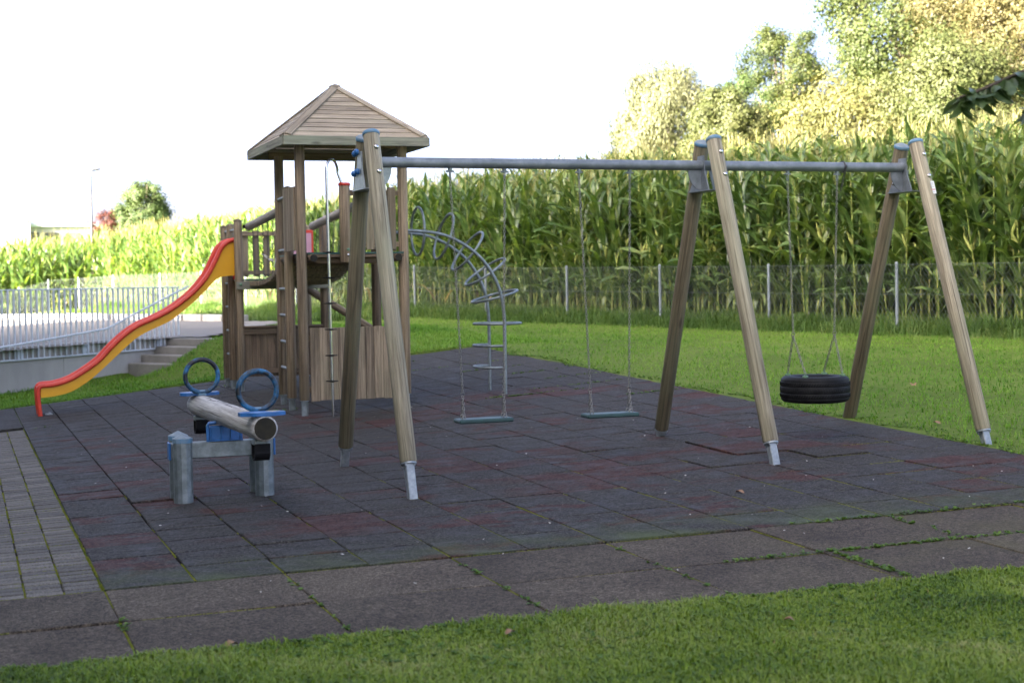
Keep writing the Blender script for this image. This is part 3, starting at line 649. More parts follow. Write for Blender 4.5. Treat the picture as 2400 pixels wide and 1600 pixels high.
pv.box((1.105, 3.425, .525), (.012, .11, .105), .003); pv.box((1.345, 3.425, .525), (.012, .11, .105), .003); pv.build('pivot', MT['bluepl'], se)
MB().tube([(1.085, 3.39, .46), (1.085, 3.39, .59), (1.095, 3.39, .605), (1.15, 3.39, .608)], .014, 6).build('pivot_strap', MT['bluepl'], se)
MB().cyl((1.09, 3.425, .535), (1.36, 3.425, .535), .014, n=10).build('axle', MT['galv_d'], se)
A, B = Vector((1.275, 1.97, .676)), Vector((1.18, 4.60, .664)); ld = (B-A).normalized(); lx = Vector((ld.y, -ld.x, 0)).normalized()
lg = log('log', A, B, .0905, [MT['grey_log'], MT['logend']], se, 28, .012, 1)
m = MB()
for k in range(9): m.tube([A+ld*(.35+.22*k+q*.08)+lx*(.03*math.sin(k*1.7)+.012*q*math.sin(k))+Vector((0, 0, math.sqrt(.0905**2-(.03*math.sin(k*1.7)+.012*q*math.sin(k))**2)-.0012)) for q in range(4)], .0024, 4)
m.build('crack', MT['logend'], se)
def seesaw_end(P, sgn, label=None):
    # star-shaped seat, ring handle, tyre buffer; sgn points to the log's end
    c = P+Vector((0, 0, .100)); pts = [(-.16, .04), (-.165, -.03), (-.12, -.075), (-.05, -.085), (.05, -.085), (.12, -.075), (.165, -.03), (.16, .04), (.10, .075), (.06, .10), (-.06, .10), (-.10, .075)]
    mb = MB(); mb.prism(pts, c-Vector((0, 0, .014)), lx, ld*sgn, Vector((0, 0, .026))); s_ = mb.build('seat', MT['bluepl'], se)
    wp_ = [(.03, -.02), (.10, -.045), (.13, -.015), (.06, .04)]
    MB().prism(wp_, c+Vector((0, 0, .0125)), lx, ld*sgn, Vector((0, 0, .0022))).build('worn_patch', MT['chip'], s_)
    h = c-ld*sgn*.13; hc = h+Vector((0, 0, .155))
    mb = MB().ring(hc, .138, .0195, ld, 40, 12); rg = mb.build('ring_handle', MT['ringblue'], se)
    mb = MB(); mb.box(h+Vector((0, 0, .012)), (.07, .035, .05), .008, Matrix((lx, ld, Vector((0, 0, 1)))).transposed()); mb.build('handle_clamp', MT['bluecap'], rg)
    b = P-ld*sgn*.06-Vector((0, 0, .105)); R3 = Matrix((lx, ld, Vector((0, 0, 1)))).transposed()
    mb = MB().box(b, (.115, .09, .040), .004, R3)
    for q in (-.035, .035): mb.cyl(b+R3 @ Vector((q, -.045*sgn*-1, 0)), b+R3 @ Vector((q, .055*sgn, 0)), .008, n=6)
    mb.build('buffer_plate', MT['galv_d'], se)
    mb = MB(); o = [(-.05+.0, 0)]; outer = [(.062*math.cos(a), -.075+.058*math.sin(a)) for a in np.linspace(PI*.93, PI*2.07, 12)]; inner = [(.049*math.cos(a), -.075+.045*math.sin(a)) for a in np.linspace(PI*2.07, PI*.93, 12)]
    poly = [(-.062, -.01)]+outer+[(.062, -.01), (.049, -.01)]+inner+[(-.049, -.01)]
    mb.prism(poly, b-lx*.055, ld, Vector((0, 0, 1)), lx*.11); mb.build('buffer', MT['black'], se)
m, t, bs, _ = nodes('worn_blue_ring'); v = mk(t, 'NewGeometry').outputs['Position']; bs.inputs['Roughness'].default_value = .45
t.links.new(ramp(t, noise(t, v, 9, 5, .65), [(.42, (.010, .011, .013)), (.52, (.016, .075, .145)), (.64, (.02, .16, .34))]), bs.inputs['Base Color']); MT['ringblue'] = m
seesaw_end(A+ld*.10, -1); seesaw_end(B-ld*.10, 1)
# ------------------------------------------------------------------ roofed play tower
tw = thing('play_tower', (3.75, 10.1, .12), 'wooden play tower with hipped board roof and climbing pole', 'play tower')
TR = .0605
def tpost(x, y, zb, zt, mat='tower', parent=None, capz=None, r=TR):
    parent = parent or tw; g = float(gz(x, y)) if y < 16 else G(x, y)
    p = log('post', (x, y, zb), (x, y, zt), r, MT[mat], parent, 20, .006)
    if capz: link('post_cap', MB().lathe([(r+.003, zt-zb-.012), (r+.003, zt-zb+.006), (r*.6, zt-zb+.022), (0, zt-zb+.034)], 20).mesh('post_cap', MT['plank']), p)
    mb = MB(); w = .062; L = zb-g+.03
    mb.box((0, w/2, -L/2), (w, .007, L), .001); mb.box((0, -w/2, -L/2), (w, .007, L), .001); mb.box((0, 0, -L/2), (.008, w-.012, L), .001); mb.cyl((0, 0, -.012), (0, 0, -.001), .055, n=14)
    link('steel_foot', mb.mesh('steel_foot', MT['galv_d']), p); return p
ROOFZ = 3.29
tpost(3.095, 9.26, .298, ROOFZ+.03); tpost(3.185, 10.98, .255, ROOFZ+.03); tpost(3.115, 10.10, .27, 2.85, 'tower', None, True)
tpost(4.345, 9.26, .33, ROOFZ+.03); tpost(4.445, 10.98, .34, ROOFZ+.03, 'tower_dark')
rx0, rx1, ry0, ry1 = 2.855, 4.605, 8.99, 11.30; ap = Vector((3.745, 10.14, 4.135)); ze = ROOFZ+.105
roof = bpy.data.objects.new('roof', None); COL.objects.link(roof); roof.parent = tw; roof.location = Vector((3.73, 10.14, ROOFZ))-Vector(tw.location)
cn = [Vector((rx0, ry0, ze)), Vector((rx1, ry0, ze)), Vector((rx1, ry1, ze)), Vector((rx0, ry1, ze))]
NB = 12
for k in range(4):
    a, b = cn[k], cn[(k+1) % 4]; mid = (a+b)/2; up = (ap-mid); nrm = (b-a).cross(up).normalized()
    if nrm.z < 0: nrm = -nrm
    for j in range(NB):
        t0, t1 = j/NB+.005, (j+1)/NB-.009
        P = [a.lerp(ap, t0), b.lerp(ap, t0), b.lerp(ap, t1), a.lerp(ap, t1)]; w = (P[1]-P[0]).length
        cx = (P[0]+P[1])/2; x = (b-a).normalized(); y = nrm.cross(x); mb = MB()
        loc = [Vector(((p-cx).dot(x), 0, 0)) for p in P]
        q = [((p-cx).dot(y), (p-cx).dot(x)) for p in P]      # local: grain along z = board length
        o = random.uniform(-.0015, .0015)
        vs = [Vector((u, o, v_)) for u, v_ in q]+[Vector((u, o-.020, v_)) for u, v_ in q]
        mb.add(vs, [(0, 1, 2, 3), (7, 6, 5, 4), (0, 4, 5, 1), (1, 5, 6, 2), (2, 6, 7, 3), (3, 7, 4, 0)])
        R3 = Matrix((y, nrm, x)).transposed()
        link('roof_board', mb.mesh('roof_board', MT['roof']), roof, cx-parent_world(roof), R3)
    # hip boards
    e = a+(a-ap).normalized()*.0; n2 = (cn[k-1]-a).cross(ap-a).normalized(); n2 = n2 if n2.z > 0 else -n2
    for s_, nn, other in ((1, nrm, b), (-1, n2, cn[k-1])):
        hd = (ap-a).normalized(); sd_ = (other-a); sd_ = (sd_-hd*sd_.dot(hd)).normalized()
        p0 = a+hd*.045+sd_*.040+nn*.013; p1 = ap+sd_*.040+nn*.013
        board('hip_board', p0, p1, .078, .020, MT['roof'], roof, .003, sd_)
    board('fascia', a+Vector((0, 0, -.052))+(b-a).normalized()*(0 if k % 2 else .0), b+Vector((0, 0, -.052))-(b-a).normalized()*(0 if k % 2 else .0), .105, .032, MT['fascia'], roof, .003, (0, 0, 1))
    log('rafter', a+(ap-a).normalized()*.12-Vector((0, 0, .07)), ap-Vector((0, 0, .08)), .03, MT['tower_dark'], roof, 8)
for (a, b) in (((rx0+.2, 9.26), (rx1-.2, 9.26)), ((rx0+.2, 10.98), (rx1-.2, 10.98))): board('tie_beam', (a[0], a[1], ROOFZ+.035), (b[0], b[1], ROOFZ+.035), .09, .04, MT['tower_dark'], roof, .003, (0, 0, 1))
PZ = 2.046
plat = MB().box((3.745, 10.12, PZ-.011), (1.17, 1.86, .022), .003).build('platform', MT['green_edge'], tw)
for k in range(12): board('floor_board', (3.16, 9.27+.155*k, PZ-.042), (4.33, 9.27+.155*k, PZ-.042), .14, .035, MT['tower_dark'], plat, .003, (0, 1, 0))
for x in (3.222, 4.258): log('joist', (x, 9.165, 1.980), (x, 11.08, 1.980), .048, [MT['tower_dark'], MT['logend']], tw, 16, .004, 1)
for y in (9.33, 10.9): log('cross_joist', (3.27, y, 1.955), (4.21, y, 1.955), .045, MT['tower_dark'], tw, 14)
for k in range(10):     # lower front wall
    x = 3.172+.058+k*.1115; board('wall_plank', (x, 9.262, .288+random.gauss(0, .004)), (x, 9.262, 1.152+random.gauss(0, .003)), .1085, .028, MT['plank'], tw, .004, (1, 0, 0))
for z in (.42, 1.03): board('wall_rail', (3.13, 9.295, z), (4.31, 9.295, z), .07, .035, MT['tower_dark'], tw, .004, (0, 0, 1))
# front balustrade right of the pole opening
for z in (2.752, 2.136): board('rail', (3.655, 9.262, z), (4.31, 9.262, z), .062, .032, MT['tower'], tw, .004, (0, 0, 1))
for x in (3.78, 3.925, 4.06, 4.195): board('baluster', (x, 9.226, 2.073), (x, 9.226, 2.815+random.gauss(0, .004)), .098, .026, MT['plank'], tw, .005, (1, 0, 0))
sc_ = 1.
hp_ = log('half_post', (3.606, 9.17, 1.925), (3.606, 9.17, 2.845), .064, MT['tower'], tw, 18)
link('red_cap', MB().lathe([(.066, .905), (.071, .91), (.071, .932), (.062, .940), (0, .942)], 20).mesh('red_cap', MT['red']), hp_)
for z, mt in ((2.012, 'chrome'), (2.075, 'eyebolt')): MB().lathe([(.018, 0), (.018, .006), (.010, .012), (0, .013)], 12, (3.625, 9.108, z), ax=basis((0, -1, 0))).build('bolt', MT[mt], tw)
# climbing pole with foot discs
pts = [(3.354, 8.90, float(gz(3.35, 8.9))-.02), (3.335, 8.90, 2.70), (3.333, 8.90, 2.90)]+[(3.433-.10*math.cos(a), 8.90+.14*(1-math.cos(a))/1.0*1., 2.985+.145*math.sin(a)) for a in np.linspace(.05, PI, 14)]+[(3.56, 9.17, 2.90), (3.59, 9.17, 2.83)]
pole = MB().tube(pts, .0165, 10).build('climbing_pole', MT['chrome'], tw)
for k, z in enumerate((2.039, 1.741, 1.445, 1.141, .838, .537)):
    x = 3.339+.0025*k; MB().lathe([(.018, -.012), (.035, -.006), (.072, -.004), (.076, 0), (.072, .005), (.03, .008), (.018, .012)], 18, (x, 8.90, z)).build('foot_disc', MT['black'], pole)
# left side: slatted wall between the posts and rung ladder behind it
for k in range(6): board('side_slat', (3.043, 9.40+.108*k, 2.072), (3.043, 9.40+.108*k, 2.83), .094, .026, MT['plank'], tw, .004, (0, 1, 0))
for z in (2.14, 2.75): board('side_rail', (3.075, 9.30, z), (3.10, 10.05, z), .06, .03, MT['tower'], tw, .004, (0, 0, 1))
for z in (2.761, 2.104, 1.618, 1.286, .951, .617): MB().cyl((3.12, 10.12, z), (3.165, 10.95, z), .019, n=10).build('rung', MT['galv_d'], tw)
for z in (2.14, 2.75): board('side_rail', (4.37, 9.9, z), (4.43, 10.95, z), .06, .03, MT['tower'], tw, .004, (0, 0, 1))
for k in range(5): board('side_slat', (4.452+.004*k, 10.06+.19*k, 2.072), (4.452+.004*k, 10.06+.19*k, 2.82), .098, .026, MT['plank'], tw, .004, (0, 1, 0))
# ------------------------------------------------------------------ loop climber
ac = thing('arch_climber', (5.63, 9.55, .27), 'grey steel arch climber with round loops beside the tower', 'climber')
rp = [(4.36, 2.30), (4.6, 2.287), (4.83, 2.25), (5.02, 2.175), (5.20, 2.065), (5.345, 1.935), (5.46, 1.78), (5.54, 1.62), (5.59, 1.45), (5.615, 1.25), (5.62, 1.0), (5.62, .2)]
def smooth(pts, n=5):
    P = [Vector(p) for p in pts]; out = []
    for i in range(len(P)-1):
        a, b, c_, d_ = P[max(i-1, 0)], P[i], P[i+1], P[min(i+2, len(P)-1)]
        for k in range(n):
            u = k/n; out.append(.5*((2*b)+(c_-a)*u+(2*a-5*b+4*c_-d_)*u*u+(3*b-a-3*c_+d_)*u**3))
    return out+[P[-1]]
for y in (9.25, 9.85): MB().tube(smooth([(x, y, z) for x, z in rp]), .0205, 10).build('rail', MT['galv_d'], ac)
for (x, z, a) in ((4.612, 2.30, .02), (4.944, 2.235, .32), (5.251, 2.05, .66), (5.479, 1.79, .98), (5.60, 1.482, 1.32), (5.63, 1.14, PI/2)):
    MB().ring((x, 9.55, z), .295, .0165, (math.cos(a), 0, -math.sin(a)), 36, 8).build('loop', MT['galv_d'], ac)
for z in (.867, .599): MB().tube([(5.62, 9.25, z), (5.50, 9.25, z), (5.40, 9.30, z), (5.35, 9.42, z), (5.345, 9.55, z), (5.35, 9.68, z), (5.40, 9.80, z), (5.50, 9.85, z), (5.62, 9.85, z)], .0165, 8).build('half_loop', MT['galv_d'], ac)
# ------------------------------------------------------------------ slide tower and bridge
s2 = thing('slide_tower', (3.7, 14.15, .13), 'small open wooden tower at the top of the slide', 'slide tower')
tpost(3.085, 13.59, .27, 2.60, 'tower', s2, True); tpost(3.075, 14.18, .27, 2.555, 'tower', s2, True); tpost(3.065, 14.68, .27, 2.55, 'tower', s2, True)
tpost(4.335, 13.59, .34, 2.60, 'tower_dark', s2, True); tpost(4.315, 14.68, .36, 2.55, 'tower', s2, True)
MB().box((3.70, 14.14, 1.748), (1.22, 1.16, .022), .003).build('platform', MT['green_edge'], s2)
for k in range(8): board('floor_board', (3.12, 13.62+.148*k, 1.715), (4.29, 13.62+.148*k, 1.715), .135, .036, MT['tower_dark'], s2, .003, (0, 1, 0))
board('beam', (3.03, 13.51, 1.665), (4.40, 13.51, 1.665), .115, .05, MT['fascia'], s2, .004, (0, 0, 1))
MB().lathe([(.022, 0), (.022, .006), (0, .009)], 12, (3.09, 13.484, 1.68), ax=basis((0, -1, 0))).build('bolt', MT['eyebolt'], s2)
for z in (2.445, 1.86): board('rail', (3.11, 14.66, z), (4.28, 14.66, z), .062, .034, MT['tower'], s2, .004, (0, 0, 1))
for k in range(7): board('baluster', (3.21+.165*k, 14.70, 1.80), (3.21+.165*k, 14.70, 2.493), .095, .026, MT['plank'], s2, .005, (1, 0, 0))
for z in (.995, .42): board('wall_rail', (3.13, 13.57, z), (4.29, 13.57, z), .075, .04, MT['tower_dark'], s2, .004, (0, 0, 1))
for k in range(10): board('wall_plank', (3.195+.115*k, 13.61, .34), (3.195+.115*k, 13.61, 1.045), .112, .026, MT['tower_dark'], s2, .004, (1, 0, 0))
board('ledge', (3.12, 13.60, 1.062), (4.30, 13.60, 1.062), .13, .03, MT['tower_dark'], s2, .004, (0, 1, 0))
for z in (1.70, 1.351, .995, .643): MB().cyl((3.07, 14.18, z), (3.065, 14.68, z), .019, n=10).build('rung', MT['galv_d'], s2)
for a, b in ((13.59, 14.18), (14.18, 14.68)): MB().cyl((3.08, a, 2.475), (3.07, b, 2.475), .021, n=10).build('grab_bar', MT['galv_d'], s2)
pn = MB().box((4.20, 14.60, 2.15), (.42, .03, .70), .010).build('play_panel', MT['red'], s2)
MB().box((4.20, 14.583, 2.15), (.35, .006, .60), .002).build('panel_face', MT['pink'], pn)
log('leaning_log', (4.22, 14.25, 1.60), (5.42, 14.25, .84), .056, MT['tower'], s2, 16); log('log_support', (5.38, 14.25, .2), (5.38, 14.25, .84), .05, MT['tower'], s2, 14)
bg_ = thing('chain_bridge', (3.7, 12.3, 1.75), 'sagging plank bridge on chains between the two wooden towers', 'bridge')
tA, tB = [(3.235, 13.52, 2.515), (3.300, 11.04, 2.675)], [(4.165, 13.52, 2.515), (4.225, 11.04, 2.70)]
for P, x in ((tA, 3.155), (tB, 4.265)):
    log('handrail_log', P[0], P[1], .060, MT['tube_log'], bg_, 20, .012)
    mb = MB(); mb.box((x+.015*(1 if x < 3.7 else -1), 13.54, 2.515), (.05, .05, .05), .008); mb.build('handrail_bracket', MT['black'], bg_)
NP_ = 19
def deckz(u): return 1.725+.27*u**3-.01*math.sin(PI*u)
for k in range(NP_):
    u = (k+.5)/NP_; y = 13.50-u*2.42; z = deckz(u); mb = MB(); w = .052; h = .062
    mb.prism([(-w, 0), (-w*.55, -h), (w*.55, -h), (w, 0)], (3.22, y, z), (0, 1, 0), (0, 0, 1), (.95, 0, 0))
    me = mb.mesh('bridge_plank', MT['plank'], (3.695, y, z)); 
    o = link('bridge_plank', me, bg_, Vector((3.695, y, z))-Vector(bg_.location)); o.rotation_euler = (random.gauss(0, .03)-.06, 0, 0)
for P, x in ((tA, 3.27), (tB, 4.13)):
    for k in range(7):
        u = (k+.8)/7.4; y = 13.50-u*2.42; a = Vector(P[0]).lerp(Vector(P[1]), u); chain(a-Vector((0, 0, .055)), (x+.04*(1 if x > 3.7 else -1)*.3, y, deckz(u)-.01), .030, .0085, .0034, 7, 4).build('chain', MT['chain_d'], bg_)
mb = MB(); pts = [Vector((3.30, 12.95, 2.10)), Vector((3.33, 12.6, 2.02)), Vector((3.36, 12.35, 1.98)), Vector((3.33, 12.2, 1.90)), Vector((3.40, 12.3, 2.08))]
for a, b in zip(pts[:-1], pts[1:]): mb.add([a, b, b+Vector((0, 0, .05)), a+Vector((0, 0, .022))], [(0, 1, 2, 3)])
mb.build('tape', MT['white'], bg_)
# ------------------------------------------------------------------ slide
sl = thing('slide', (1.6, 13.9, 0), 'wavy red and yellow plastic slide ending on the rubber tiles', 'slide')
top = [(3.06, 2.336), (2.948, 2.305), (2.848, 2.21), (2.77, 2.052), (2.645, 1.823), (2.496, 1.643), (2.325, 1.491), (2.082, 1.325), (1.843, 1.21), (1.653, 1.13), (1.462, 1.003), (1.271, .83), (1.105, .656), (.917, .52), (.707, .398), (.501, .334), (.36, .320), (.30, .31)]
bot = [(3.06, 1.819), (2.838, 1.795), (2.738, 1.735), (2.567, 1.557), (2.321, 1.344), (2.078, 1.168), (1.791, 1.042), (1.598, .929), (1.409, .765), (1.17, .546), (.983, .387), (.726, .229), (.497, .168), (.30, .152)]
TP = [Vector((p.x, 0, p.y)) for p in smooth([(x, z) for x, z in top], 4)] if False else [Vector((p[0], 0, p[2])) for p in smooth([(x, 0, z) for x, z in top], 4)]
bx = np.array([p[0] for p in bot])[::-1]; bz = np.array([p[1] for p in bot])[::-1]
Bs = smooth([(x, 0, z) for x, z in bot], 4); bx = np.array([p[0] for p in Bs])[::-1]; bz = np.array([p[2] for p in Bs])[::-1]
# pair each top point with a bottom point by arc length so the skirt follows the wave
def arc(P): return np.r_[0, np.cumsum([(P[i+1]-P[i]).length for i in range(len(P)-1)])]
sT = arc(TP); sB = arc(Bs); BP = [Vector((np.interp(s/sT[-1]*sB[-1], sB, [p[0] for p in Bs]), 0, np.interp(s/sT[-1]*sB[-1], sB, [p[2] for p in Bs]))) for s in sT]
YN, YF = 13.655, 14.155
for y0, y1, nm in ((YN, YN+.03, 'side_panel'), (YF-.03, YF, 'side_panel')):
    mb = MB(); n = len(TP); vs = [Vector((p.x, y, p.z-.02)) for y in (y0, y1) for p in TP]+[Vector((p.x, y, p.z)) for y in (y0, y1) for p in BP]
    fs = []
    for i in range(n-1): fs += [(i, i+1, 2*n+i+1, 2*n+i), (n+i, 3*n+i, 3*n+i+1, n+i+1), (2*n+i, 2*n+i+1, 3*n+i+1, 3*n+i), (i, n+i, n+i+1, i+1)]
    fs += [(0, 2*n, 3*n, n), (n-1, 2*n-1, 4*n-1, 3*n-1)]
    mb.add(vs, fs, 0, False); o = mb.build(nm, MT['yellow'], sl)
def sweep(P, sec, mat, name, rev=False):
    """section (y, offset along the path's normal) swept along P in the xz plane"""
    mb = MB(); n = len(P); k = len(sec); vs = []
    for i, p in enumerate(P):
        t_ = (P[min(i+1, n-1)]-P[max(i-1, 0)]).normalized(); nn = Vector((t_.z, 0, -t_.x)); nn = nn if rev == 'n' else nn
        if nn.z < 0 and abs(t_.x) > .2: nn = -nn
        for (y, h) in sec: vs.append(p+nn*h+Vector((0, y, 0)))
    mb.add(vs, [(i*k+j, i*k+(j+1) % k, (i+1)*k+(j+1) % k, (i+1)*k+j) for i in range(n-1) for j in range(k)], 0, True)
    mb.add(vs, [tuple(range(k)), tuple(range((n-1)*k, n*k))[::-1]]); return mb.build(name, mat, sl)
def flange(yc, name):
    endx = .300; P = TP[:-3]; r = .05
    arcp = [Vector((endx-.055+0-.0, 0, .0))]*0
    # round the front corner and run down to the ground
    Pc = [Vector((.36, 0, .322)), Vector((.315, 0, .318)), Vector((.285, 0, .300)), Vector((.268, 0, .268)), Vector((.262, 0, .20)), Vector((.270, 0, .05)), Vector((.285, 0, -.105))]
    Q = [p for p in P if p.x > .40]+[Vector((p[0], 0, p[2])) for p in smooth(Pc, 4)]
    mb = MB(); n = len(Q); vs = []; w, h = .045, .030
    sec = [(-w, -h*.4), (-w*.9, h*.5), (-w*.5, h), (w*.5, h), (w*.9, h*.5), (w, -h*.4), (w*.7, -h), (-w*.7, -h)]; k = 8
    for i, p in enumerate(Q):
        t_ = (Q[min(i+1, n-1)]-Q[max(i-1, 0)]).normalized(); nn = Vector((t_.z, 0, -t_.x))     # outwards: up on the run, forwards on the front leg
        for (y, o_) in sec: vs.append(p+nn*(o_+.0)*(-1 if False else 1)+Vector((0, yc+y, 0)))
    mb.add(vs, [(i*k+j, i*k+(j+1) % k, (i+1)*k+(j+1) % k, (i+1)*k+j) for i in range(n-1) for j in range(k)], 0, True)
    mb.add(vs, [tuple(range(k)), tuple(range((n-1)*k, n*k))[::-1]]); return mb.build(name, MT['redtop'], sl)
flange(YN+.005, 'rim'); flange(YF-.005, 'rim')
CH = [Vector((a.x*.72+b.x*.28, 0, a.z*.72+b.z*.28)) for a, b in zip(TP, BP)]
mb = MB(); n = len(CH); k = 5; ys = [YN+.03, YN+.09, (YN+YF)/2, YF-.09, YF-.03]; up = [.05, .008, 0, .008, .05]
vs = [c_+Vector((0, y, u)) for c_ in CH for y, u in zip(ys, up)]; mb.add(vs, [(i*k+j, i*k+j+1, (i+1)*k+j+1, (i+1)*k+j) for i in range(n-1) for j in range(k-1)], 0, True); mb.build('chute', MT['red'], sl)
MB().box((.275, (YN+YF)/2, .09), (.03, .42, .40), .01).build('front_skirt', MT['red'], sl)
MB().box((3.10, 13.63, 1.98), (.035, .05, .46), .008).box((3.10, 14.13, 1.98), (.035, .05, .46), .008).build('top_cheek', MT['red'], sl)
mb = MB(); mb.box((.40, 13.70, -.085), (.10, .05, .02), .004); mb.lathe([(.02, 0), (.018, .012), (0, .018)], 8, (.41, 13.70, -.075)); mb.build('anchor', MT['galv'], sl)
#PART3
# ------------------------------------------------------------------ unseen apartment block added on the left, sized to shade the playground
ab = thing('shade_building', (-16, -4, 0), 'unseen pale apartment block added left of the playground to shade it', 'building')
MB().box((-16.2, -4.75, 8.75), (12, 67.5, 20.1)).build('wall', MT['wall_white'], ab); MB().box((-16.2, -4.75, 18.95), (12.8, 68.3, .3)).build('roof', MT['kerb'], ab)
wme = MB().box((0, 0, 0), (.08, 1.7, 1.5), .01).mesh('window', MT['dark_glass'])
for f_ in range(5):
    for k in range(14): link('window', wme, ab, Vector((-10.19, -35+4.4*k, 1.9+3.0*f_))-Vector(ab.location))
# ------------------------------------------------------------------ corn
MT['corn'] = leafmat('corn_leaf', [(.30, (.038, .078, .020)), (.48, (.070, .128, .032)), (.62, (.115, .180, .050)), (.75, (.185, .235, .080))], .34, .30, .9, 5., .6)
MT['rib'] = leafmat('corn_midrib', [(.3, (.17, .22, .09)), (.7, (.25, .30, .13))], .25, .5, 1, 6, .3)
MT['stalk'] = leafmat('corn_stalk', [(.3, (.12, .17, .035)), (.5, (.19, .235, .05)), (.75, (.28, .27, .09))], .05, .55, 1, 6, .3)
MT['tassel'] = leafmat('corn_tassel', [(.3, (.20, .20, .08)), (.6, (.30, .28, .13)), (.8, (.24, .28, .10))], .3, .8, 1, 8, .1)
MT['husk'] = leafmat('corn_husk', [(.3, (.20, .25, .06)), (.7, (.32, .33, .10))], .15, .6, 2, 9, .2)
MT['dry'] = leafmat('dry_corn_leaf', [(.3, (.24, .19, .11)), (.7, (.38, .31, .2))], .3, .8, 2, 9, .1)
CM = ['corn', 'rib', 'stalk', 'tassel', 'husk', 'dry']; CMATS = [MT[k] for k in CM]
def corn_arrays(r, lod):
    """one plant: dict part -> (V, quads, mat)"""
    H = r.uniform(2.45, 2.85); out = {'stem': [[], [], []], 'leaves': [[], [], []], 'tassel': [[], [], []], 'ear': [[], [], []]}
    def add(p, vs, fs, m):
        b = len(out[p][0]); out[p][0] += vs; out[p][1] += [tuple(i+b for i in f) for f in fs]; out[p][2] += [m]*len(fs)
    lean = (r.normal(0, .035), r.normal(0, .035))
    def sx(z): return np.array([lean[0]*z*(1+.15*z), lean[1]*z*(1+.15*z), z])
    n = 5 if lod else 3; zs = np.linspace(0, H, 4 if lod else 2); vs = []
    for z in zs:
        rad = .015*(1-.5*z/H)
        for k in range(n): a = 2*PI*k/n; vs.append(tuple(sx(z)+[rad*math.cos(a), rad*math.sin(a), 0]))
    add('stem', vs, [(j*n+k, j*n+(k+1) % n, (j+1)*n+(k+1) % n, (j+1)*n+k) for j in range(len(zs)-1) for k in range(n)], 2)
    phi = r.uniform(0, 2*PI); NL = r.integers(12, 15) if lod else r.integers(10, 12)
    for i in range(NL):
        u = i/(NL-1); z0 = .22+u*(H-.42)+r.normal(0, .03); az_ = phi+PI*(i % 2)+r.normal(0, .35)
        Ln = (.62+.46*math.sin(PI*min(1, .25+u*.8)))*r.uniform(.85, 1.12)*(.72 if u > .9 else 1); wd_ = (.043+.016*math.sin(PI*u))*r.uniform(.9, 1.1)
        th = (.55-.22*u)*r.uniform(.7, 1.25); droop = r.uniform(1.5, 2.3)*(1-.45*u); seg = 6 if lod else 4; p = sx(z0); rows = []
        tw_ = r.normal(0, .5); dirh = np.array([math.cos(az_), math.sin(az_), 0]); side = np.array([-math.sin(az_), math.cos(az_), 0]); wig = r.uniform(0, 6)
        for k in range(seg+1):
            q = k/seg; ang = th+droop*q**1.35; t_ = dirh*math.sin(ang)+np.array([0, 0, math.cos(ang)]); nn = -dirh*math.cos(ang)+np.array([0, 0, math.sin(ang)])
            w = wd_*(min(1, .55+q*2.2))*(1-q**2.6) if k < seg else .002; s_ = side*math.cos(tw_*q)+nn*math.sin(tw_*q); wv = nn*(.016*math.sin(wig+q*9))
            if lod: rows.append([p-s_*w+nn*w*.32+wv, p-s_*.0035*(1-q), p+s_*.0035*(1-q), p+s_*w+nn*w*.32-wv])
            else: rows.append([p-s_*w+nn*w*.2, p+s_*w+nn*w*.2])
            p = p+t_*(Ln/seg)
        c = 4 if lod else 2; vs = [tuple(x) for rw in rows for x in rw]; lm = 5 if (u < .18 and r.random() < .03) else 0
        for k in range(seg):
            if lod:
                add('leaves', vs if k == 0 else [], [], 0); b = len(out['leaves'][0])-len(vs)
                for j, mm in ((0, lm), (1, lm or 1), (2, lm)): out['leaves'][1].append((b+k*4+j, b+k*4+j+1, b+k*4+4+j+1, b+k*4+4+j)); out['leaves'][2].append(mm)
            else:
                add('leaves', vs if k == 0 else [], [], 0); b = len(out['leaves'][0])-len(vs)
                out['leaves'][1].append((b+k*2, b+k*2+1, b+k*2+3, b+k*2+2)); out['leaves'][2].append(lm)
    tp = sx(H); nb = r.integers(5, 8) if lod else 3
    for k in range(nb):
        a = r.uniform(0, 2*PI); e = 0 if k == 0 else r.uniform(.25, .75); L = r.uniform(.22, .36)*(1.3 if k == 0 else 1); d0 = np.array([math.cos(a)*math.sin(e), math.sin(a)*math.sin(e), math.cos(e)])
        s_ = np.array([-math.sin(a), math.cos(a), 0])*(.005 if lod else .007); st_ = tp+np.array([0, 0, r.uniform(-.04, .10) if k else 0]); m_ = st_+d0*L*.55; e_ = st_+d0*L+np.array([math.cos(a), math.sin(a), -.6])*(.05 if k else 0)
        add('tassel', [tuple(st_-s_*.5), tuple(st_+s_*.5), tuple(m_+s_), tuple(m_-s_), tuple(e_+s_*.4), tuple(e_-s_*.4)], [(0, 1, 2, 3), (3, 2, 4, 5)], 3)
    if lod:
        z0 = r.uniform(1.05, 1.35); a = phi+r.choice([0, PI]); o = sx(z0); d0 = np.array([math.cos(a)*.38, math.sin(a)*.38, .92]); n = 6; vs = []
        x_, y_, _d = basis(d0); x_ = np.array(x_); y_ = np.array(y_)
        for s_, rad in ((0, .012), (.06, .026), (.15, .027), (.24, .012), (.27, .003)):
            for k in range(n): vs.append(tuple(o+d0*s_+x_*rad*math.cos(2*PI*k/n)+y_*rad*math.sin(2*PI*k/n)))
        add('ear', vs, [(j*n+k, j*n+(k+1) % n, (j+1)*n+(k+1) % n, (j+1)*n+k) for j in range(4) for k in range(n)], 4)
    return out
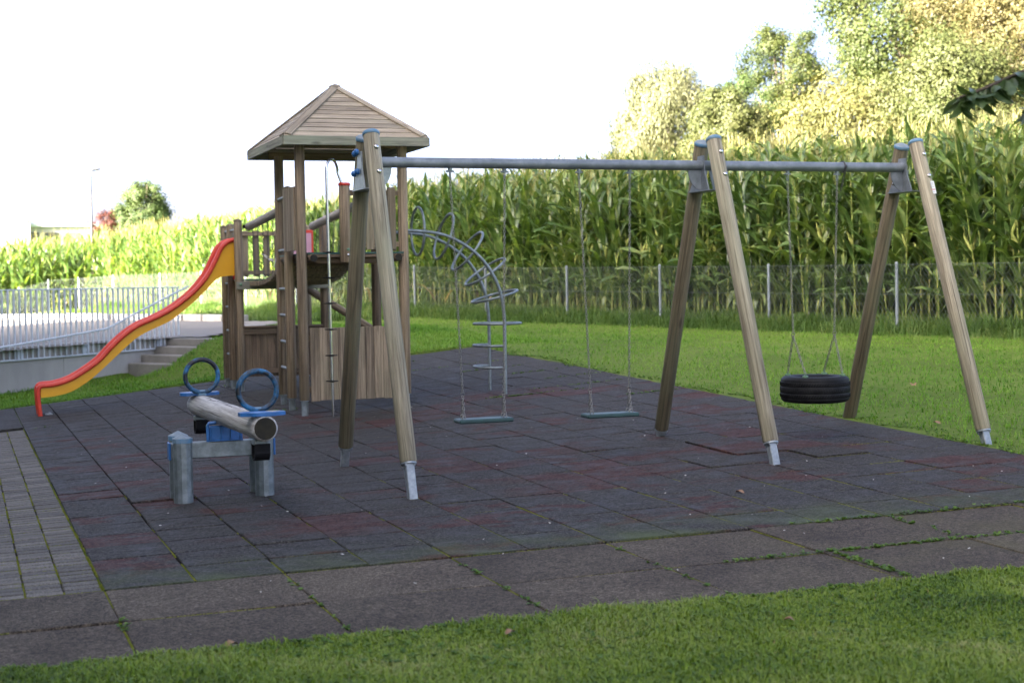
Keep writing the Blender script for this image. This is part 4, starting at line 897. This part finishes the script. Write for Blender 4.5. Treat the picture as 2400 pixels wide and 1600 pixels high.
def corn_rows():
    """plant positions: rows parallel to the fence, then the far corner block"""
    P = []
    for rw in range(15):
        off = 1.05+rw*.72; s = -10.+rw*.1
        while s < 41.5+rw*.3:
            b = Vector((15.9, 16.15, 0))+FD*s+FN*off; d = rng.normal(0, .05)
            P.append((b.x+FN.x*d+rng.normal(0, .02), b.y+FN.y*d+rng.normal(0, .02), rw)); s += .165*rng.uniform(.75, 1.3)*(1 if rw < 8 else 1.4)
    for rw in range(8):
        x = -9.
        while x < 4.6+rw*.3: P.append((x+rng.normal(0, .03), 55.2+rw*.72+.25*max(0, 2-x)*0+rng.normal(0, .05), rw+1)); x += .2*rng.uniform(.75, 1.3)
    return P
CP = corn_rows(); cz = ground([p[0] for p in CP], [p[1] for p in CP])
camv = np.array([-.69, -8.69]); fwd = np.array([.336, .942]); rgt = np.array([.942, -.336])
def show(p):
    d = np.array(p[:2])-camv; z = d@fwd; l = d@rgt; return z if (z > 1 and abs(l/z) < .345) else 1e9
order = sorted(range(len(CP)), key=lambda i: show(CP[i])+(6 if CP[i][2] > 1 else 0)); near = set(order[:300])
hi = []
for k in range(12):
    a = corn_arrays(np.random.default_rng(100+k), True); ms = {}
    for pn_, (V, F, mi) in a.items():
        me = bpy.data.meshes.new('corn_'+pn_); me.from_pydata(V, [], F); used = sorted(set(mi)); [me.materials.append(CMATS[u]) for u in used]
        me.polygons.foreach_set('material_index', [used.index(x) for x in mi]); me.polygons.foreach_set('use_smooth', [True]*len(F)); me.update(); ms[pn_] = me
    hi.append(ms)
for i in order[:300]:
    x, y, rw = CP[i]; sc = random.uniform(1.12, 1.34)*(1-.2*min(1, max(0, (y-34)/16))); R3 = Matrix.Rotation(random.gauss(0, .05), 3, 'X') @ Matrix.Rotation(random.gauss(0, .05), 3, 'Y') @ Matrix.Rotation(random.uniform(0, 6.28), 3, 'Z') @ Matrix.Scale(sc, 3)
    pl_ = thing('corn_plant', (x, y, float(cz[i])-.02), 'tall green corn plant in the front rows behind the wire fence', 'corn plant', 'corn plants behind the fence')
    for pn_, me in random.choice(hi).items(): link(pn_, me, pl_, (0, 0, 0), R3)
lo = []
for k in range(8):
    a = corn_arrays(np.random.default_rng(300+k), False); V = []; F = []; mi = []
    for pn_, (v_, f_, m_) in a.items(): b = len(V); V += v_; F += [tuple(i+b for i in f) for f in f_]; mi += m_
    lo.append((np.array(V), np.array(F), np.array(mi)))
VV = []; FF = []; MM = []; off = 0
for i in range(len(CP)):
    if i in near: continue
    x, y, rw = CP[i]; V, F, mi = lo[rng.integers(8)]; a = rng.uniform(0, 2*PI); s = rng.uniform(1.14, 1.38)*(1-.20*min(1, max(0, (y-34)/16))); c_, s_ = math.cos(a)*s, math.sin(a)*s
    VV.append(np.c_[V[:, 0]*c_-V[:, 1]*s_+x, V[:, 0]*s_+V[:, 1]*c_+y, V[:, 2]*s+cz[i]-.02]); FF.append(F+off); MM.append(mi); off += len(V)
tag(np_obj('corn_field', np.concatenate(VV), np.concatenate(FF), CMATS, np.concatenate(MM), smooth=True), 'deep field of tall tasselled corn behind the front rows', 'corn', kind='stuff')
# ------------------------------------------------------------------ trees
def tree(name, label, x, y, H, rxy, cz0, leaf, n, stops, clumps=46, bark='bark', group='trees beyond the corn', droop=False, size=None, tr=.22, seed=0, squash=1., fill=.55):
    r = np.random.default_rng(seed); z = G(x, y); t_ = thing(name, (x, y, z), label, 'tree', group); leaf *= .46; n = int(n*2.9); clumps = int(clumps*1.5)
    mt_ = leafmat(name+'_leaf_%d' % seed, stops, tr, .55, .25, 3., .2)
    ch = (H-cz0)/2; cc = np.array([0, 0, cz0+ch]); cl = []
    for k in range(clumps):
        d = r.normal(size=3); d /= np.linalg.norm(d); rad = r.uniform(.45, 1.)**.6; p = cc+d*np.array([rxy, rxy, ch])*rad*r.uniform(.8, 1.05); p[2] = max(p[2], cz0*.8); cl.append((p, r.uniform(.13, .24)*rxy))
    mb = MB(); P = [Vector((0, 0, -.3)), Vector((r.normal(0, .15), r.normal(0, .15), cz0*.6)), Vector((r.normal(0, .3), r.normal(0, .3), cz0+ch*.8)), Vector((r.normal(0, .4), r.normal(0, .4), H*.93))]
    Q = smooth(P, 4); R_ = [H*.022*(1-.85*i/(len(Q)-1)) for i in range(len(Q))]; mb.tube(Q, R_, 8)
    mb.mesh; tk = link('trunk', mb.mesh('trunk', MT[bark]), t_)
    lm = MB()
    for (p, s) in cl[::2]:
        h = float(np.clip(p[2]*.55, cz0*.5, H*.75)); i0 = min(range(len(Q)), key=lambda i: abs(Q[i].z-h)); a = Q[i0]; b = Vector(p); m_ = a.lerp(b, .5)+Vector((0, 0, .08*rxy)); lm.tube(smooth([a, m_, b], 3), [R_[i0]*.5*(1-.8*k/6) for k in range(7)], 5)
    link('limb', lm.mesh('limb', MT[bark]), t_)
    per = n//clumps; OF = [r.normal(size=(per, 3))*np.array([1, 1, .75])*.75 for p, s in cl]; C_ = np.concatenate([p+o_*s for (p, s), o_ in zip(cl, OF)]); CN = np.concatenate(OF)
    if fill: C_ = np.concatenate([C_, cc+(lambda q: q/np.linalg.norm(q, axis=1)[:, None]*(r.uniform(0, 1, (len(q), 1))**.33))(r.normal(size=(int(n*.16), 3)))*np.array([rxy, rxy, ch])*.85])
    CN = np.concatenate([CN, np.zeros((len(C_)-len(CN), 3))])
    if droop: C_[:, 2] -= np.abs(r.normal(0, 1, len(C_)))*droop; C_[:, 2] = np.maximum(C_[:, 2], .3)
    m_ = len(C_); nd = (C_-cc)/np.array([rxy, rxy, ch])*.7+CN*1.1+r.normal(size=(m_, 3))*.38+np.array([0, 0, .2]); nd /= np.linalg.norm(nd, axis=1)[:, None]
    tv = r.normal(size=(m_, 3)); 
    if droop: tv = np.array([0, 0, -1.])+r.normal(size=(m_, 3))*.25
    tv -= nd*(tv*nd).sum(1)[:, None]; tv /= np.linalg.norm(tv, axis=1)[:, None]; bv = np.cross(nd, tv); s = leaf*r.uniform(.6, 1.35, (m_, 1)); w = s*(.16 if droop else .42)
    V = np.stack([C_-tv*s*.5, C_+bv*w-tv*s*.05+nd*w*.2, C_+tv*s*.5, C_-bv*w-tv*s*.05+nd*w*.2], 1).reshape(-1, 3)
    np_obj('crown', V, np.arange(m_*4).reshape(-1, 4), mt_, parent=t_); return t_
pale = [(0.3, (0.0638, 0.0725, 0.0319)), (0.5, (0.0927, 0.0985, 0.0493)), (0.7, (0.1217, 0.1246, 0.0725))]
yg = [(0.3, (0.0246, 0.0344, 0.0098)), (0.5, (0.0443, 0.0541, 0.0172)), (0.7, (0.0664, 0.0713, 0.0271))]
green = [(0.3, (0.0161, 0.0263, 0.0066)), (0.5, (0.0325, 0.0461, 0.0114)), (0.7, (0.0561, 0.0659, 0.019))]
dkg = [(0.3, (0.0204, 0.0382, 0.0127)), (0.5, (0.0382, 0.0638, 0.0179)), (0.7, (0.0663, 0.0918, 0.0306))]
amber = [(0.3, (0.032, 0.032, 0.0098)), (0.5, (0.0541, 0.0492, 0.0172)), (0.7, (0.0763, 0.0664, 0.0271))]
tree('willow_tree', 'pale yellow weeping tree with hanging foliage behind the corn', 47.0, 91.2, 14.2, 3.9, 4.0, .55, 15000, pale, 60, 'bark_pale', droop=1.2, seed=1)
tree('broadleaf_tree', 'low olive tree at the left end of the tree row', 46.1, 93.7, 10.6, 2.4, 3.2, .34, 6000, yg, 34, seed=2)
tree('broadleaf_tree', 'yellow green tree between the weeping tree and the round tree', 46.2, 80.9, 10.6, 3.0, 3.0, .32, 10000, yg, 50, seed=3)
tree('broadleaf_tree', 'round dark green crown standing out against the sky', 62.3, 101.7, 18.4, 3.7, 8.5, .34, 9000, green, 44, seed=4)
tree('broadleaf_tree', 'tallest bright green tree cut off by the top of the picture', 54.8, 72.5, 21.5, 6.0, 4.5, .36, 22000, green, 90, seed=5)
tree('broadleaf_tree', 'amber leaved tree at the right edge behind the tall green tree', 53.0, 62.3, 16.5, 4.6, 4.0, .33, 13000, amber, 64, seed=6)
tree('broadleaf_tree', 'yellow tree in front of the tall green tree', 44.1, 62.9, 8.6, 4.0, 2.0, .31, 13000, [(.3, (.042, .047, .013)), (.5, (.07, .072, .022)), (.7, (.10, .095, .038))], 64, seed=7)
tree('broadleaf_tree', 'wide yellow tree low above the corn near the right edge', 46.5, 57.3, 10.2, 4.8, 2.2, .30, 14000, yg, 66, seed=8)
tree('broadleaf_tree', 'orange tinted tree half outside the right edge', 52.0, 57.4, 14.5, 4.6, 3.0, .32, 12000, amber, 60, seed=9)
tree('hedge_tree', 'dark green bush between the yellow trees', 51.0, 88.0, 12.0, 2.6, 2.0, .32, 6000, dkg, 36, seed=12)
tree('dome_tree', 'dark green dome shaped tree above the far corn', 9.5, 83.6, 5.75, 1.55, .7, .20, 15000, dkg, 90, group='', seed=10)
tree('copper_bush', 'dark red bush beside the lamp post', 7.8, 89.6, 4.35, .95, 1.6, .17, 3000, [(.3, (.06, .018, .014)), (.6, (.075, .028, .022)), (.8, (.11, .055, .035))], 26, group='', seed=11)
# ------------------------------------------------------------------ overhanging tree on the right (only one branch reaches into the picture)
ot = thing('overhanging_tree', (7.4, -4.2, .1), 'leafy dark green branch of a tree hanging in from the right edge', 'tree')
MT['cherry'] = leafmat('cherry_leaf', [(.3, (.045, .085, .03)), (.5, (.075, .125, .045)), (.75, (.12, .17, .07))], .22, .4, 3, 20, .5)
def leaf_mesh(L=.115, w=.021, bend=.3):
    mb = MB(); n = 5; vs = []
    for k in range(n+1):
        q = k/n; ww = w*math.sin(PI*min(1, q*.92+.06))**.8 if 0 < k < n else .001; z = -bend*L*q*q
        vs += [(-ww, L*q, z+ww*.35), (0, L*q, z), (ww, L*q, z+ww*.35)]
    mb.add(vs, [(k*3+j, k*3+j+1, k*3+4+j, k*3+3+j) for k in range(n) for j in (0, 1)], 0, True); return np.array(mb.v), mb.f
LV, LF = leaf_mesh()
def leafy(paths, step, name, parent, size=(.75, 1.3), seed=5):
    r = np.random.default_rng(seed); V = []; F = []; off = 0
    for P in paths:
        P = [np.array(p) for p in P]; L = sum(np.linalg.norm(b-a) for a, b in zip(P[:-1], P[1:])); n = int(L/step)
        for k in range(n):
            s = (k+r.random())/n*(len(P)-1); i = int(s); p = P[i]*(1-(s-i))+P[min(i+1, len(P)-1)]*(s-i); a = r.uniform(0, 2*PI); d = Vector((math.cos(a)*.6, math.sin(a)*.6, r.uniform(-1.3, .05))).normalized()
            x, y, dd = basis(d); q = Matrix((x, dd, -y)).transposed() @ Matrix.Rotation(r.normal(0, .8), 3, 'Y'); sc = r.uniform(*size); V.append((np.array(q) @ (LV*sc).T).T+p); F += [tuple(j+off for j in f) for f in LF]; off += len(LV)
    V = np.concatenate(V)-np.array(parent.location); return np_obj(name, V, np.array(F), MT['cherry'], parent=parent, smooth=True)
mb = MB(); mb.tube(smooth([(7.4, -4.2, -.2), (7.35, -4.2, 1.6), (7.2, -4.15, 3.0), (7.3, -4.3, 4.6)], 4), [.13-.006*k for k in range(13)], 10); mb.build('trunk', MT['bark'], ot)
brp = [[(7.2, -4.15, 3.0), (6.0, -3.7, 3.05), (5.0, -3.25, 2.92), (4.4, -3.0, 2.78), (3.96, -2.86, 2.62), (3.72, -2.79, 2.52), (3.60, -2.75, 2.475)],
       [(5.0, -3.25, 2.92), (4.6, -3.0, 2.75), (4.2, -2.85, 2.54), (3.96, -2.8, 2.44)], [(4.4, -3.0, 2.79), (4.1, -2.98, 2.72), (3.92, -2.98, 2.70)], [(6.0, -3.7, 3.05), (5.2, -3.5, 3.3), (4.6, -3.4, 3.5)]]
mb = MB()
for P in brp: Q = smooth(P, 3); mb.tube(Q, [.020*(1-.9*k/len(Q))+.0022 for k in range(len(Q))] if P is brp[0] else [.008*(1-.8*k/len(Q))+.0015 for k in range(len(Q))], 5)
mb.build('branch', MT['bark'], ot)
leafy([brp[0][2:], brp[1], brp[2], brp[3]], .011, 'branch_leaves', ot)
rr_ = np.random.default_rng(8); leafy([[(7.2+rr_.normal(0, .7), -4.2+rr_.normal(0, .7), 4.6+rr_.normal(0, .5)), (7.2+rr_.normal(0, 1.1), -4.2+rr_.normal(0, 1.1), 5.2+rr_.normal(0, .8))] for _ in range(46)], .012, 'crown', ot, (1.2, 2.), 9)
# ------------------------------------------------------------------ far left: lamp, warehouse, mast
lp = thing('street_lamp', (4.3, 55.5, 1.0), 'slender grey street lamp rising out of the far corn', 'street lamp')
MB().tube([(4.3, 55.5, .2), (4.3, 55.5, 3.5), (4.3, 55.5, 6.26)], [.07, .055, .04], 10).build('pole', MT['chain_d'], lp)
mb = MB(); mb.tube([(4.3, 55.5, 6.24), (4.33, 55.5, 6.34), (4.42, 55.5, 6.38)], .03, 8); mb.box((4.52, 55.5, 6.39), (.36, .16, .07), .025, Matrix.Rotation(-.18, 3, 'Y')); mb.build('lamp_head', MT['chain_d'], lp)
wh = thing('warehouse', (3, 117, 2.4), 'low white flat roofed building half hidden behind the far corn', 'building')
MB().box((1.5, 120, 3.9), (15.5, 8, 5.0)).build('wall', MT['wall_white'], wh); MB().box((1.5, 120, 6.5), (16, 8.6, .25), .03).build('roof', MT['rail'], wh)
MB().box((3.4, 114.6, 5.2), (1.75, 2.4, 3.0)).build('stair_block', MT['wall_white'], wh); MB().box((3.4, 114.6, 6.78), (2.1, 2.7, .14), .02).build('block_roof', MT['rail'], wh)
for k in range(9): MB().box((-4.5+1.5*k, 115.97, 5.6), (1.1, .1, .7), .02).build('window', MT['dark_glass'], wh)
ma = thing('mast', (5.7, 202, 3), 'thin lattice mast far behind the white building', 'mast')
mb = MB(); zt = 14.3
for sx_ in (-1, 1):
    for sy_ in (-1, 1): mb.cyl((5.7+sx_*.5, 202+sy_*.5, 3), (5.7+sx_*.06, 202+sy_*.06, zt), .05, n=4)
for k in range(12):
    z0 = 4+k*.82; w = .5*(1-(z0-3)/12.2); mb.cyl((5.7-w, 201.6, z0), (5.7+w, 201.6, z0+.7), .035, n=4); mb.cyl((5.7+w, 201.6, z0), (5.7-w, 201.6, z0+.7), .035, n=4)
for z0, w in ((11, 1.2), (12, .9), (9.2, 1.5)): mb.cyl((5.7-w, 202, z0), (5.7+w, 202, z0), .05, n=4)
mb.build('lattice', MT['rail'], ma)
# ------------------------------------------------------------------ grass
def blades(name, label, P, h, w, mat, bend=.5, spread=.5, parent=None):
    """P (n,3) roots; bent three-segment blades"""
    n = len(P); a = rng.uniform(0, 2*PI, n); pn = np.sin(P[:, 0]*3.1+1.3*np.sin(P[:, 1]*2.3))+np.sin(P[:, 1]*4.7+P[:, 0]*1.9)+.8*np.sin(P[:, 0]*11.3-P[:, 1]*8.1); H = rng.uniform(h[0], h[1], n)*(1+.22*pn)*np.where(rng.random(n) < .05, 1.5, 1.); Wd = rng.uniform(.7, 1.3, n)*w; d = np.c_[np.cos(a), np.sin(a), np.zeros(n)]; s = np.c_[-np.sin(a), np.cos(a), np.zeros(n)]
    l1 = rng.uniform(.05, spread, n)[:, None]; l2 = l1+rng.uniform(.1, 1., n)[:, None]*bend; up = np.array([0, 0, 1.])
    m_ = P+(d*l1*.45+up*.55)*H[:, None]; t_ = P+(d*l2*.9+up*(.95-.35*l2**2))*H[:, None]; sw_ = s*Wd[:, None]/2
    V = np.stack([P-sw_, P+sw_, m_+sw_*.85, m_-sw_*.85, t_], 1).reshape(-1, 3); i = np.arange(n)*5
    o = np_obj(name, V, [np.c_[i, i+1, i+2, i+3], np.c_[i+3, i+2, i+4]], mat, parent=parent)
    return tag(o, label, 'grass', kind='stuff')
MT['grass'] = leafmat('lawn_grass', [(.22, (.042, .085, .014)), (.42, (.135, .225, .026)), (.56, (.215, .30, .038)), (.68, (.25, .33, .075)), (.82, (.33, .34, .13))], .3, .6, 1.1, 28, .25)
MT['grass_f'] = leafmat('back_lawn_grass', [(.30, (.07, .17, .022)), (.46, (.11, .245, .028)), (.60, (.155, .295, .04)), (.78, (.22, .33, .07))], .35, .6, .4, 12, .15)
MT['tall'] = leafmat('tall_verge_grass', [(.30, (.05, .10, .028)), (.48, (.085, .155, .04)), (.64, (.125, .195, .058)), (.85, (.24, .25, .11))], .35, .6, .9, 14, .15)
MT['dryblade'] = leafmat('dry_grass_blade', [(.3, (.24, .19, .08)), (.7, (.38, .32, .16))], .3, .8, 2, 30, .1)
MT['weed'] = leafmat('broad_weed', [(.30, (.055, .115, .02)), (.5, (.09, .175, .03)), (.72, (.15, .235, .05))], .3, .5, 2, 25, .25)
def rootz(x, y): return np.where(in_road(x, y), road_z(x, y), ground(x, y))
def scatter(x0, x1, y0, y1, n, cond):
    x = rng.uniform(x0, x1, n); y = rng.uniform(y0, y1, n); k = cond(x, y); x, y = x[k], y[k]; return np.c_[x, y, rootz(x, y)-.004]
edge_n = lambda x: PY0+.012+.020*np.sin(x*9.1)+.018*np.sin(x*23.+1)+.012*np.sin(x*57)
P = scatter(-2.2, 8.2, -4.1, PY0+.06, 190000, lambda x, y: (y < edge_n(x)))
blades('near_lawn_grass', 'short mown grass in front of the slab path', P, (.018, .050), .0068, MT['grass'], .9, 1.0)
P = scatter(-2.2, 8.2, -4.1, PY0-.02, 6000, lambda x, y: (np.sin(x*1.7+y*2.1)+np.sin(x*4.1-y*3.3)) > -.2)
blades('dry_lawn_grass', 'straw coloured dry blades mixed into the near lawn', P, (.016, .045), .0034, MT['dryblade'], 1.1, 1.1)
P = scatter(-6, 14, -8, -4.05, 16000, lambda x, y: x > -99); blades('near_lawn_outskirts', 'short mown grass at the feet of the viewer', P, (.03, .06), .007, MT['grass'], .9, .9)
edge_r = lambda y: RX1+.03+.05*np.sin(y*2.1)+.035*np.sin(y*5.7+1)-.10*np.clip((y-8)/6, 0, 1)*(np.sin(y*3.3) > .2)
edge_b = lambda x: RY1-.10+.05*np.sin(x*3.1)+.03*np.sin(x*8.3)
isl = lambda x, y: ((x > edge_r(y)) | (y > edge_b(x))) & ~((x < 10) & (y < 0.02) & (y > PY0)) & ~in_road(x, y, -.05) & ~((wall_d(x, y) < .18) & (wall_s(x, y) < -1.2)) & ~((wall_s(x, y) > -1.35) & (wall_s(x, y) < 2.2) & (wall_d(x, y) > -.2) & (wall_d(x, y) < 1.30))
P = scatter(-4, 18, .02, 30, 230000, lambda x, y: isl(x, y) & (x < fence_x(y)-.6) & (rng.random(len(x)) < np.clip(18./np.hypot(x+.69, y+8.69), .2, 1)**1.3))
blades('back_lawn_grass', 'short bright lawn between the rubber surface and the fence', P, (.025, .07), .0085, MT['grass_f'], .9, .9)
P = scatter(-4, 9, 16, 26, 60000, lambda x, y: isl(x, y) & (x < fence_x(y)-.6))
blades('bank_lawn_grass', 'lawn on the bank behind the towers beside the steps', P, (.03, .10), .013, MT['grass_f'], .9, .9)
# tall verge under the fence
s = rng.uniform(-9, 38, 64000); o = rng.normal(.1, .5, 64000)*1.0; k = (o < 1.2) & (o > -1.15); s, o = s[k], o[k]; x = 15.9+FD.x*s+FN.x*o; y = 16.15+FD.y*s+FN.y*o
P = np.c_[x, y, rootz(x, y)-.01]; blades('verge_grass', 'long uncut grass along the foot of the wire fence', P, (.10, .44), .011, MT['tall'], 1.4, .9)
s = rng.uniform(14, 38, 26000); o = rng.uniform(-5.2, -1., 26000); x = 15.9+FD.x*s+FN.x*o; y = 16.15+FD.y*s+FN.y*o; k = ~in_road(x, y, -.1) & (y > 30)
P = np.c_[x, y, rootz(x, y)-.01][k]; blades('bank_grass', 'rough sunlit grass bank behind the road', P, (.12, .38), .014, MT['tall'], 1.2, .8)
# weeds: flat rosettes along edges and joints
def rosettes(name, label, pts, size, nl=(5, 9)):
    V = []; F = []; off = 0
    for (x, y, z) in pts:
        for k in range(rng.integers(*nl)):
            a = rng.uniform(0, 2*PI); L = size*rng.uniform(.5, 1.3); w = L*rng.uniform(.18, .32); e = rng.uniform(.15, .9); d = np.array([math.cos(a)*math.cos(e), math.sin(a)*math.cos(e), math.sin(e)]); s_ = np.array([-math.sin(a), math.cos(a), 0]); p = np.array([x, y, z])
            V += [p, p+d*L*.5+s_*w, p+d*L-np.array([0, 0, L*.25]), p+d*L*.5-s_*w]; F.append((off, off+1, off+2, off+3)); off += 4
    return tag(np_obj(name, np.array(V), np.array(F), MT['weed']), label, 'weeds', kind='stuff')
W_ = []
for k in range(900):
    y = rng.uniform(1.2, 16); x = edge_r(y)+abs(rng.normal(0, .10)); W_.append((x, y, rootz(x, y)[0] if hasattr(rootz(x, y), '__len__') else float(rootz(x, y))))
for k in range(500): x = rng.uniform(-.5, 7.4); y = edge_b(x)+abs(rng.normal(0, .08)); W_.append((x, y, float(gz(x, y))))
for k in range(520): x = rng.uniform(-1.5, 6.5); y = edge_n(x)-abs(rng.normal(0, .04)); W_.append((x, y, float(ground(x, y)[0])))
for k in range(900): x = rng.uniform(-1.5, 6.5); y = rng.uniform(-3.2, -1.8); W_.append((x, y, float(ground(x, y)[0])+.010))
rosettes('edge_weeds', 'small leafy weeds along the lawn edges', W_, .030)
W_ = []
def joint_weeds(x0, y0, x1, y1, n, sp):
    for k in range(n): u = rng.random(); x = x0+(x1-x0)*u+rng.normal(0, sp); y = y0+(y1-y0)*u+rng.normal(0, sp); W_.append((x, y, float(gz(x, y))-.004))
joint_weeds(3.3, -.885, 4.35, -.885, 34, .012); joint_weeds(4.1, -.885, 6.5, -.885, 150, .016); joint_weeds(4.06, -.95, 4.06, -1.74, 45, .016); joint_weeds(4.3, -.01, 5.0, -.01, 26, .014); joint_weeds(5.05, -.01, 6.3, -.01, 30, .014); joint_weeds(5.0, -.1, 5.0, -.8, 16, .01)
joint_weeds(6.1, -.02, 6.9, -.02, 30, .02); joint_weeds(2.98, -.1, 2.98, -1.7, 12, .006); joint_weeds(1.99, -.1, 1.99, -1.7, 12, .006); joint_weeds(.99, -.1, .99, -1.7, 10, .006); joint_weeds(0, -.8, 0, -1.2, 8, .012)
for (x, y, n, sp) in ((2.95, 10.35, 14, .08), (3.05, 14.9, 10, .09), (2.7, 13.8, 6, .05), (.3, 11.7, 3, .03)): joint_weeds(x-.15, y, x+.15, y-.1, n, sp)
for (x0, x1, y) in ((5.6, 6.6, 9.01), (5.2, 5.9, 9.02), (6.3, 7.3, 11.5), (6.1, 7.2, 12.5), (6.6, 7.4, 10.5), (5.6, 7.0, 13.5), (6.0, 7.3, 9.5), (5.5, 6.1, 15.0), (6.7, 7.4, 8.0)): joint_weeds(x0, y, x1, y, 26, .018)
rosettes('joint_weeds', 'weeds growing from the joints between slabs and tiles', W_, .034, (4, 8))
# moss in joints: tiny tufts
M_ = []
def mossline(x0, y0, x1, y1, dens, dz=-.004, sp=.003, p=1.):
    L = math.hypot(x1-x0, y1-y0); n = int(L*dens)
    if n < 1: return
    u = rng.random(n); ph = rng.uniform(0, 9); u = u[(np.sin(u*L*5.3+ph)+np.sin(u*L*13.7+ph*2)*.7) > (1.4-2.8*p)]; x = x0+(x1-x0)*u+rng.normal(0, sp, len(u)); y = y0+(y1-y0)*u+rng.normal(0, sp, len(u)); M_.append(np.c_[x, y, gz(x, y)+dz])
for i in range(0, 16):
    mossline(i*.5, .02, i*.5, 1.6, 520, -.006, .0025, .75); mossline(i*.5, 1.6, i*.5, 4.2, 260, -.007, .0022, .32)
for j in range(1, 9): mossline(2.2 if j > 2 else .6, j*.5, 7.4, j*.5, 160, -.006, .002, .30)
for j in range(2, 8): mossline(5.6, j*.5, 7.4, j*.5, 300, -.005, .003, .6)
for i in range(-3, 8): mossline(i, -.02, i, PY0, 520, -.012, .0025, .6)
mossline(-1.5, -.885, 6.5, -.885, 420, -.012, .003, .55); mossline(-1.5, -.002, 7.5, -.002, 300, -.012, .004, .6); mossline(-1.5, .004, 0, .004, 700, -.01, .004, .9)
for c_ in range(1, 5): mossline(-.006-.2045*c_, .02, -.006-.2045*c_, 11.7, 800, -.012, .003, .6)
mossline(-.012, .0, -.012, 11.7, 800, -.012, .005, .65)
for r_ in range(0, 40): mossline(-.62, .004+r_*.1205, 0, .004+r_*.1205, 220, -.011, .002, .4)
P = np.concatenate(M_); n = len(P); s = rng.uniform(.0022, .0055, (n, 1)); a = rng.uniform(0, 2*PI, n); V = np.stack([P+np.c_[np.cos(a+k*2.094), np.sin(a+k*2.094), np.zeros(n)]*s for k in range(3)]+[P+np.c_[np.zeros(n), np.zeros(n), s[:, 0]*1.2]], 1).reshape(-1, 3); i = np.arange(n)*4
tag(np_obj('joint_moss', V, np.concatenate([np.c_[i, i+1, i+3], np.c_[i+1, i+2, i+3], np.c_[i+2, i, i+3]]), MT['moss']), 'green moss in the joints of tiles slabs and pavers', 'moss', kind='stuff')
# pale crumbs and chips lying on the surface
n = 120; x = rng.uniform(.2, 7.3, n); y = rng.uniform(-1.6, 9, n)**1.0; P = np.c_[x, y, gz(x, y)+.003]; s = rng.uniform(.004, .014, (n, 1)); a = rng.uniform(0, 2*PI, n); e = rng.uniform(.3, 1., (n, 1))
u = np.c_[np.cos(a), np.sin(a), np.zeros(n)]; v_ = np.c_[-np.sin(a), np.cos(a), np.zeros(n)]; up = np.array([0, 0, .004]); V = np.stack([P-u*s, P+v_*s*e, P+u*s+up, P-v_*s*e+up], 1).reshape(-1, 3)
tag(np_obj('litter_crumbs', V, np.arange(n*4).reshape(-1, 4), MT['chip']), 'pale crumbs and seed husks scattered on the tiles', 'litter', kind='stuff')
# fallen leaves
def dead_leaf(x, y, s, a, label, lift=.004):
    mb = MB(); pts = [(0, -.5), (.30, -.28), (.42, .0), (.26, .22), (.30, .38), (.08, .42), (0, .62), (-.10, .40), (-.33, .33), (-.25, .15), (-.40, -.05), (-.26, -.3)]
    vs = [(0, 0, .10*s)]+[(px*s, py*s, s*(.05+.35*abs(px)**1.2+.12*math.sin(5*py+a))) for px, py in pts]; n = len(pts); mb.add(vs, [(0, 1+k, 1+(k+1) % n) for k in range(n)], 0, True)
    z = float(gz(x, y)) if (y > PY0 and x < 7.5) else float(ground(x, y)[0])+.02
    o = link('fallen_leaf', mb.mesh('fallen_leaf', MT['litter']), None, (x, y, z+lift), Matrix.Rotation(a, 3, 'Z')); tag(o, label, 'leaf', 'fallen brown leaves')
dead_leaf(4.617, 1.273, .07, .6, 'curled brown leaf lying on the rubber tiles below the middle legs')
dead_leaf(1.63, -2.10, .055, 2.0, 'brown leaf lying on the near grass in the middle of the bottom edge')
dead_leaf(2.9, -2.42, .05, 1.0, 'small brown leaf on the near grass towards the bottom right', .01)
dead_leaf(.42, -1.70, .07, 1.9, 'pale dry leaf on the slab path edge at the bottom left')
dead_leaf(7.95, 3.6, .08, .3, 'brown leaf at the lawn edge beside the right rear leg')
dead_leaf(9.6, 6.4, .10, 2.6, 'dry brown leaf in the middle of the back lawn', .02)
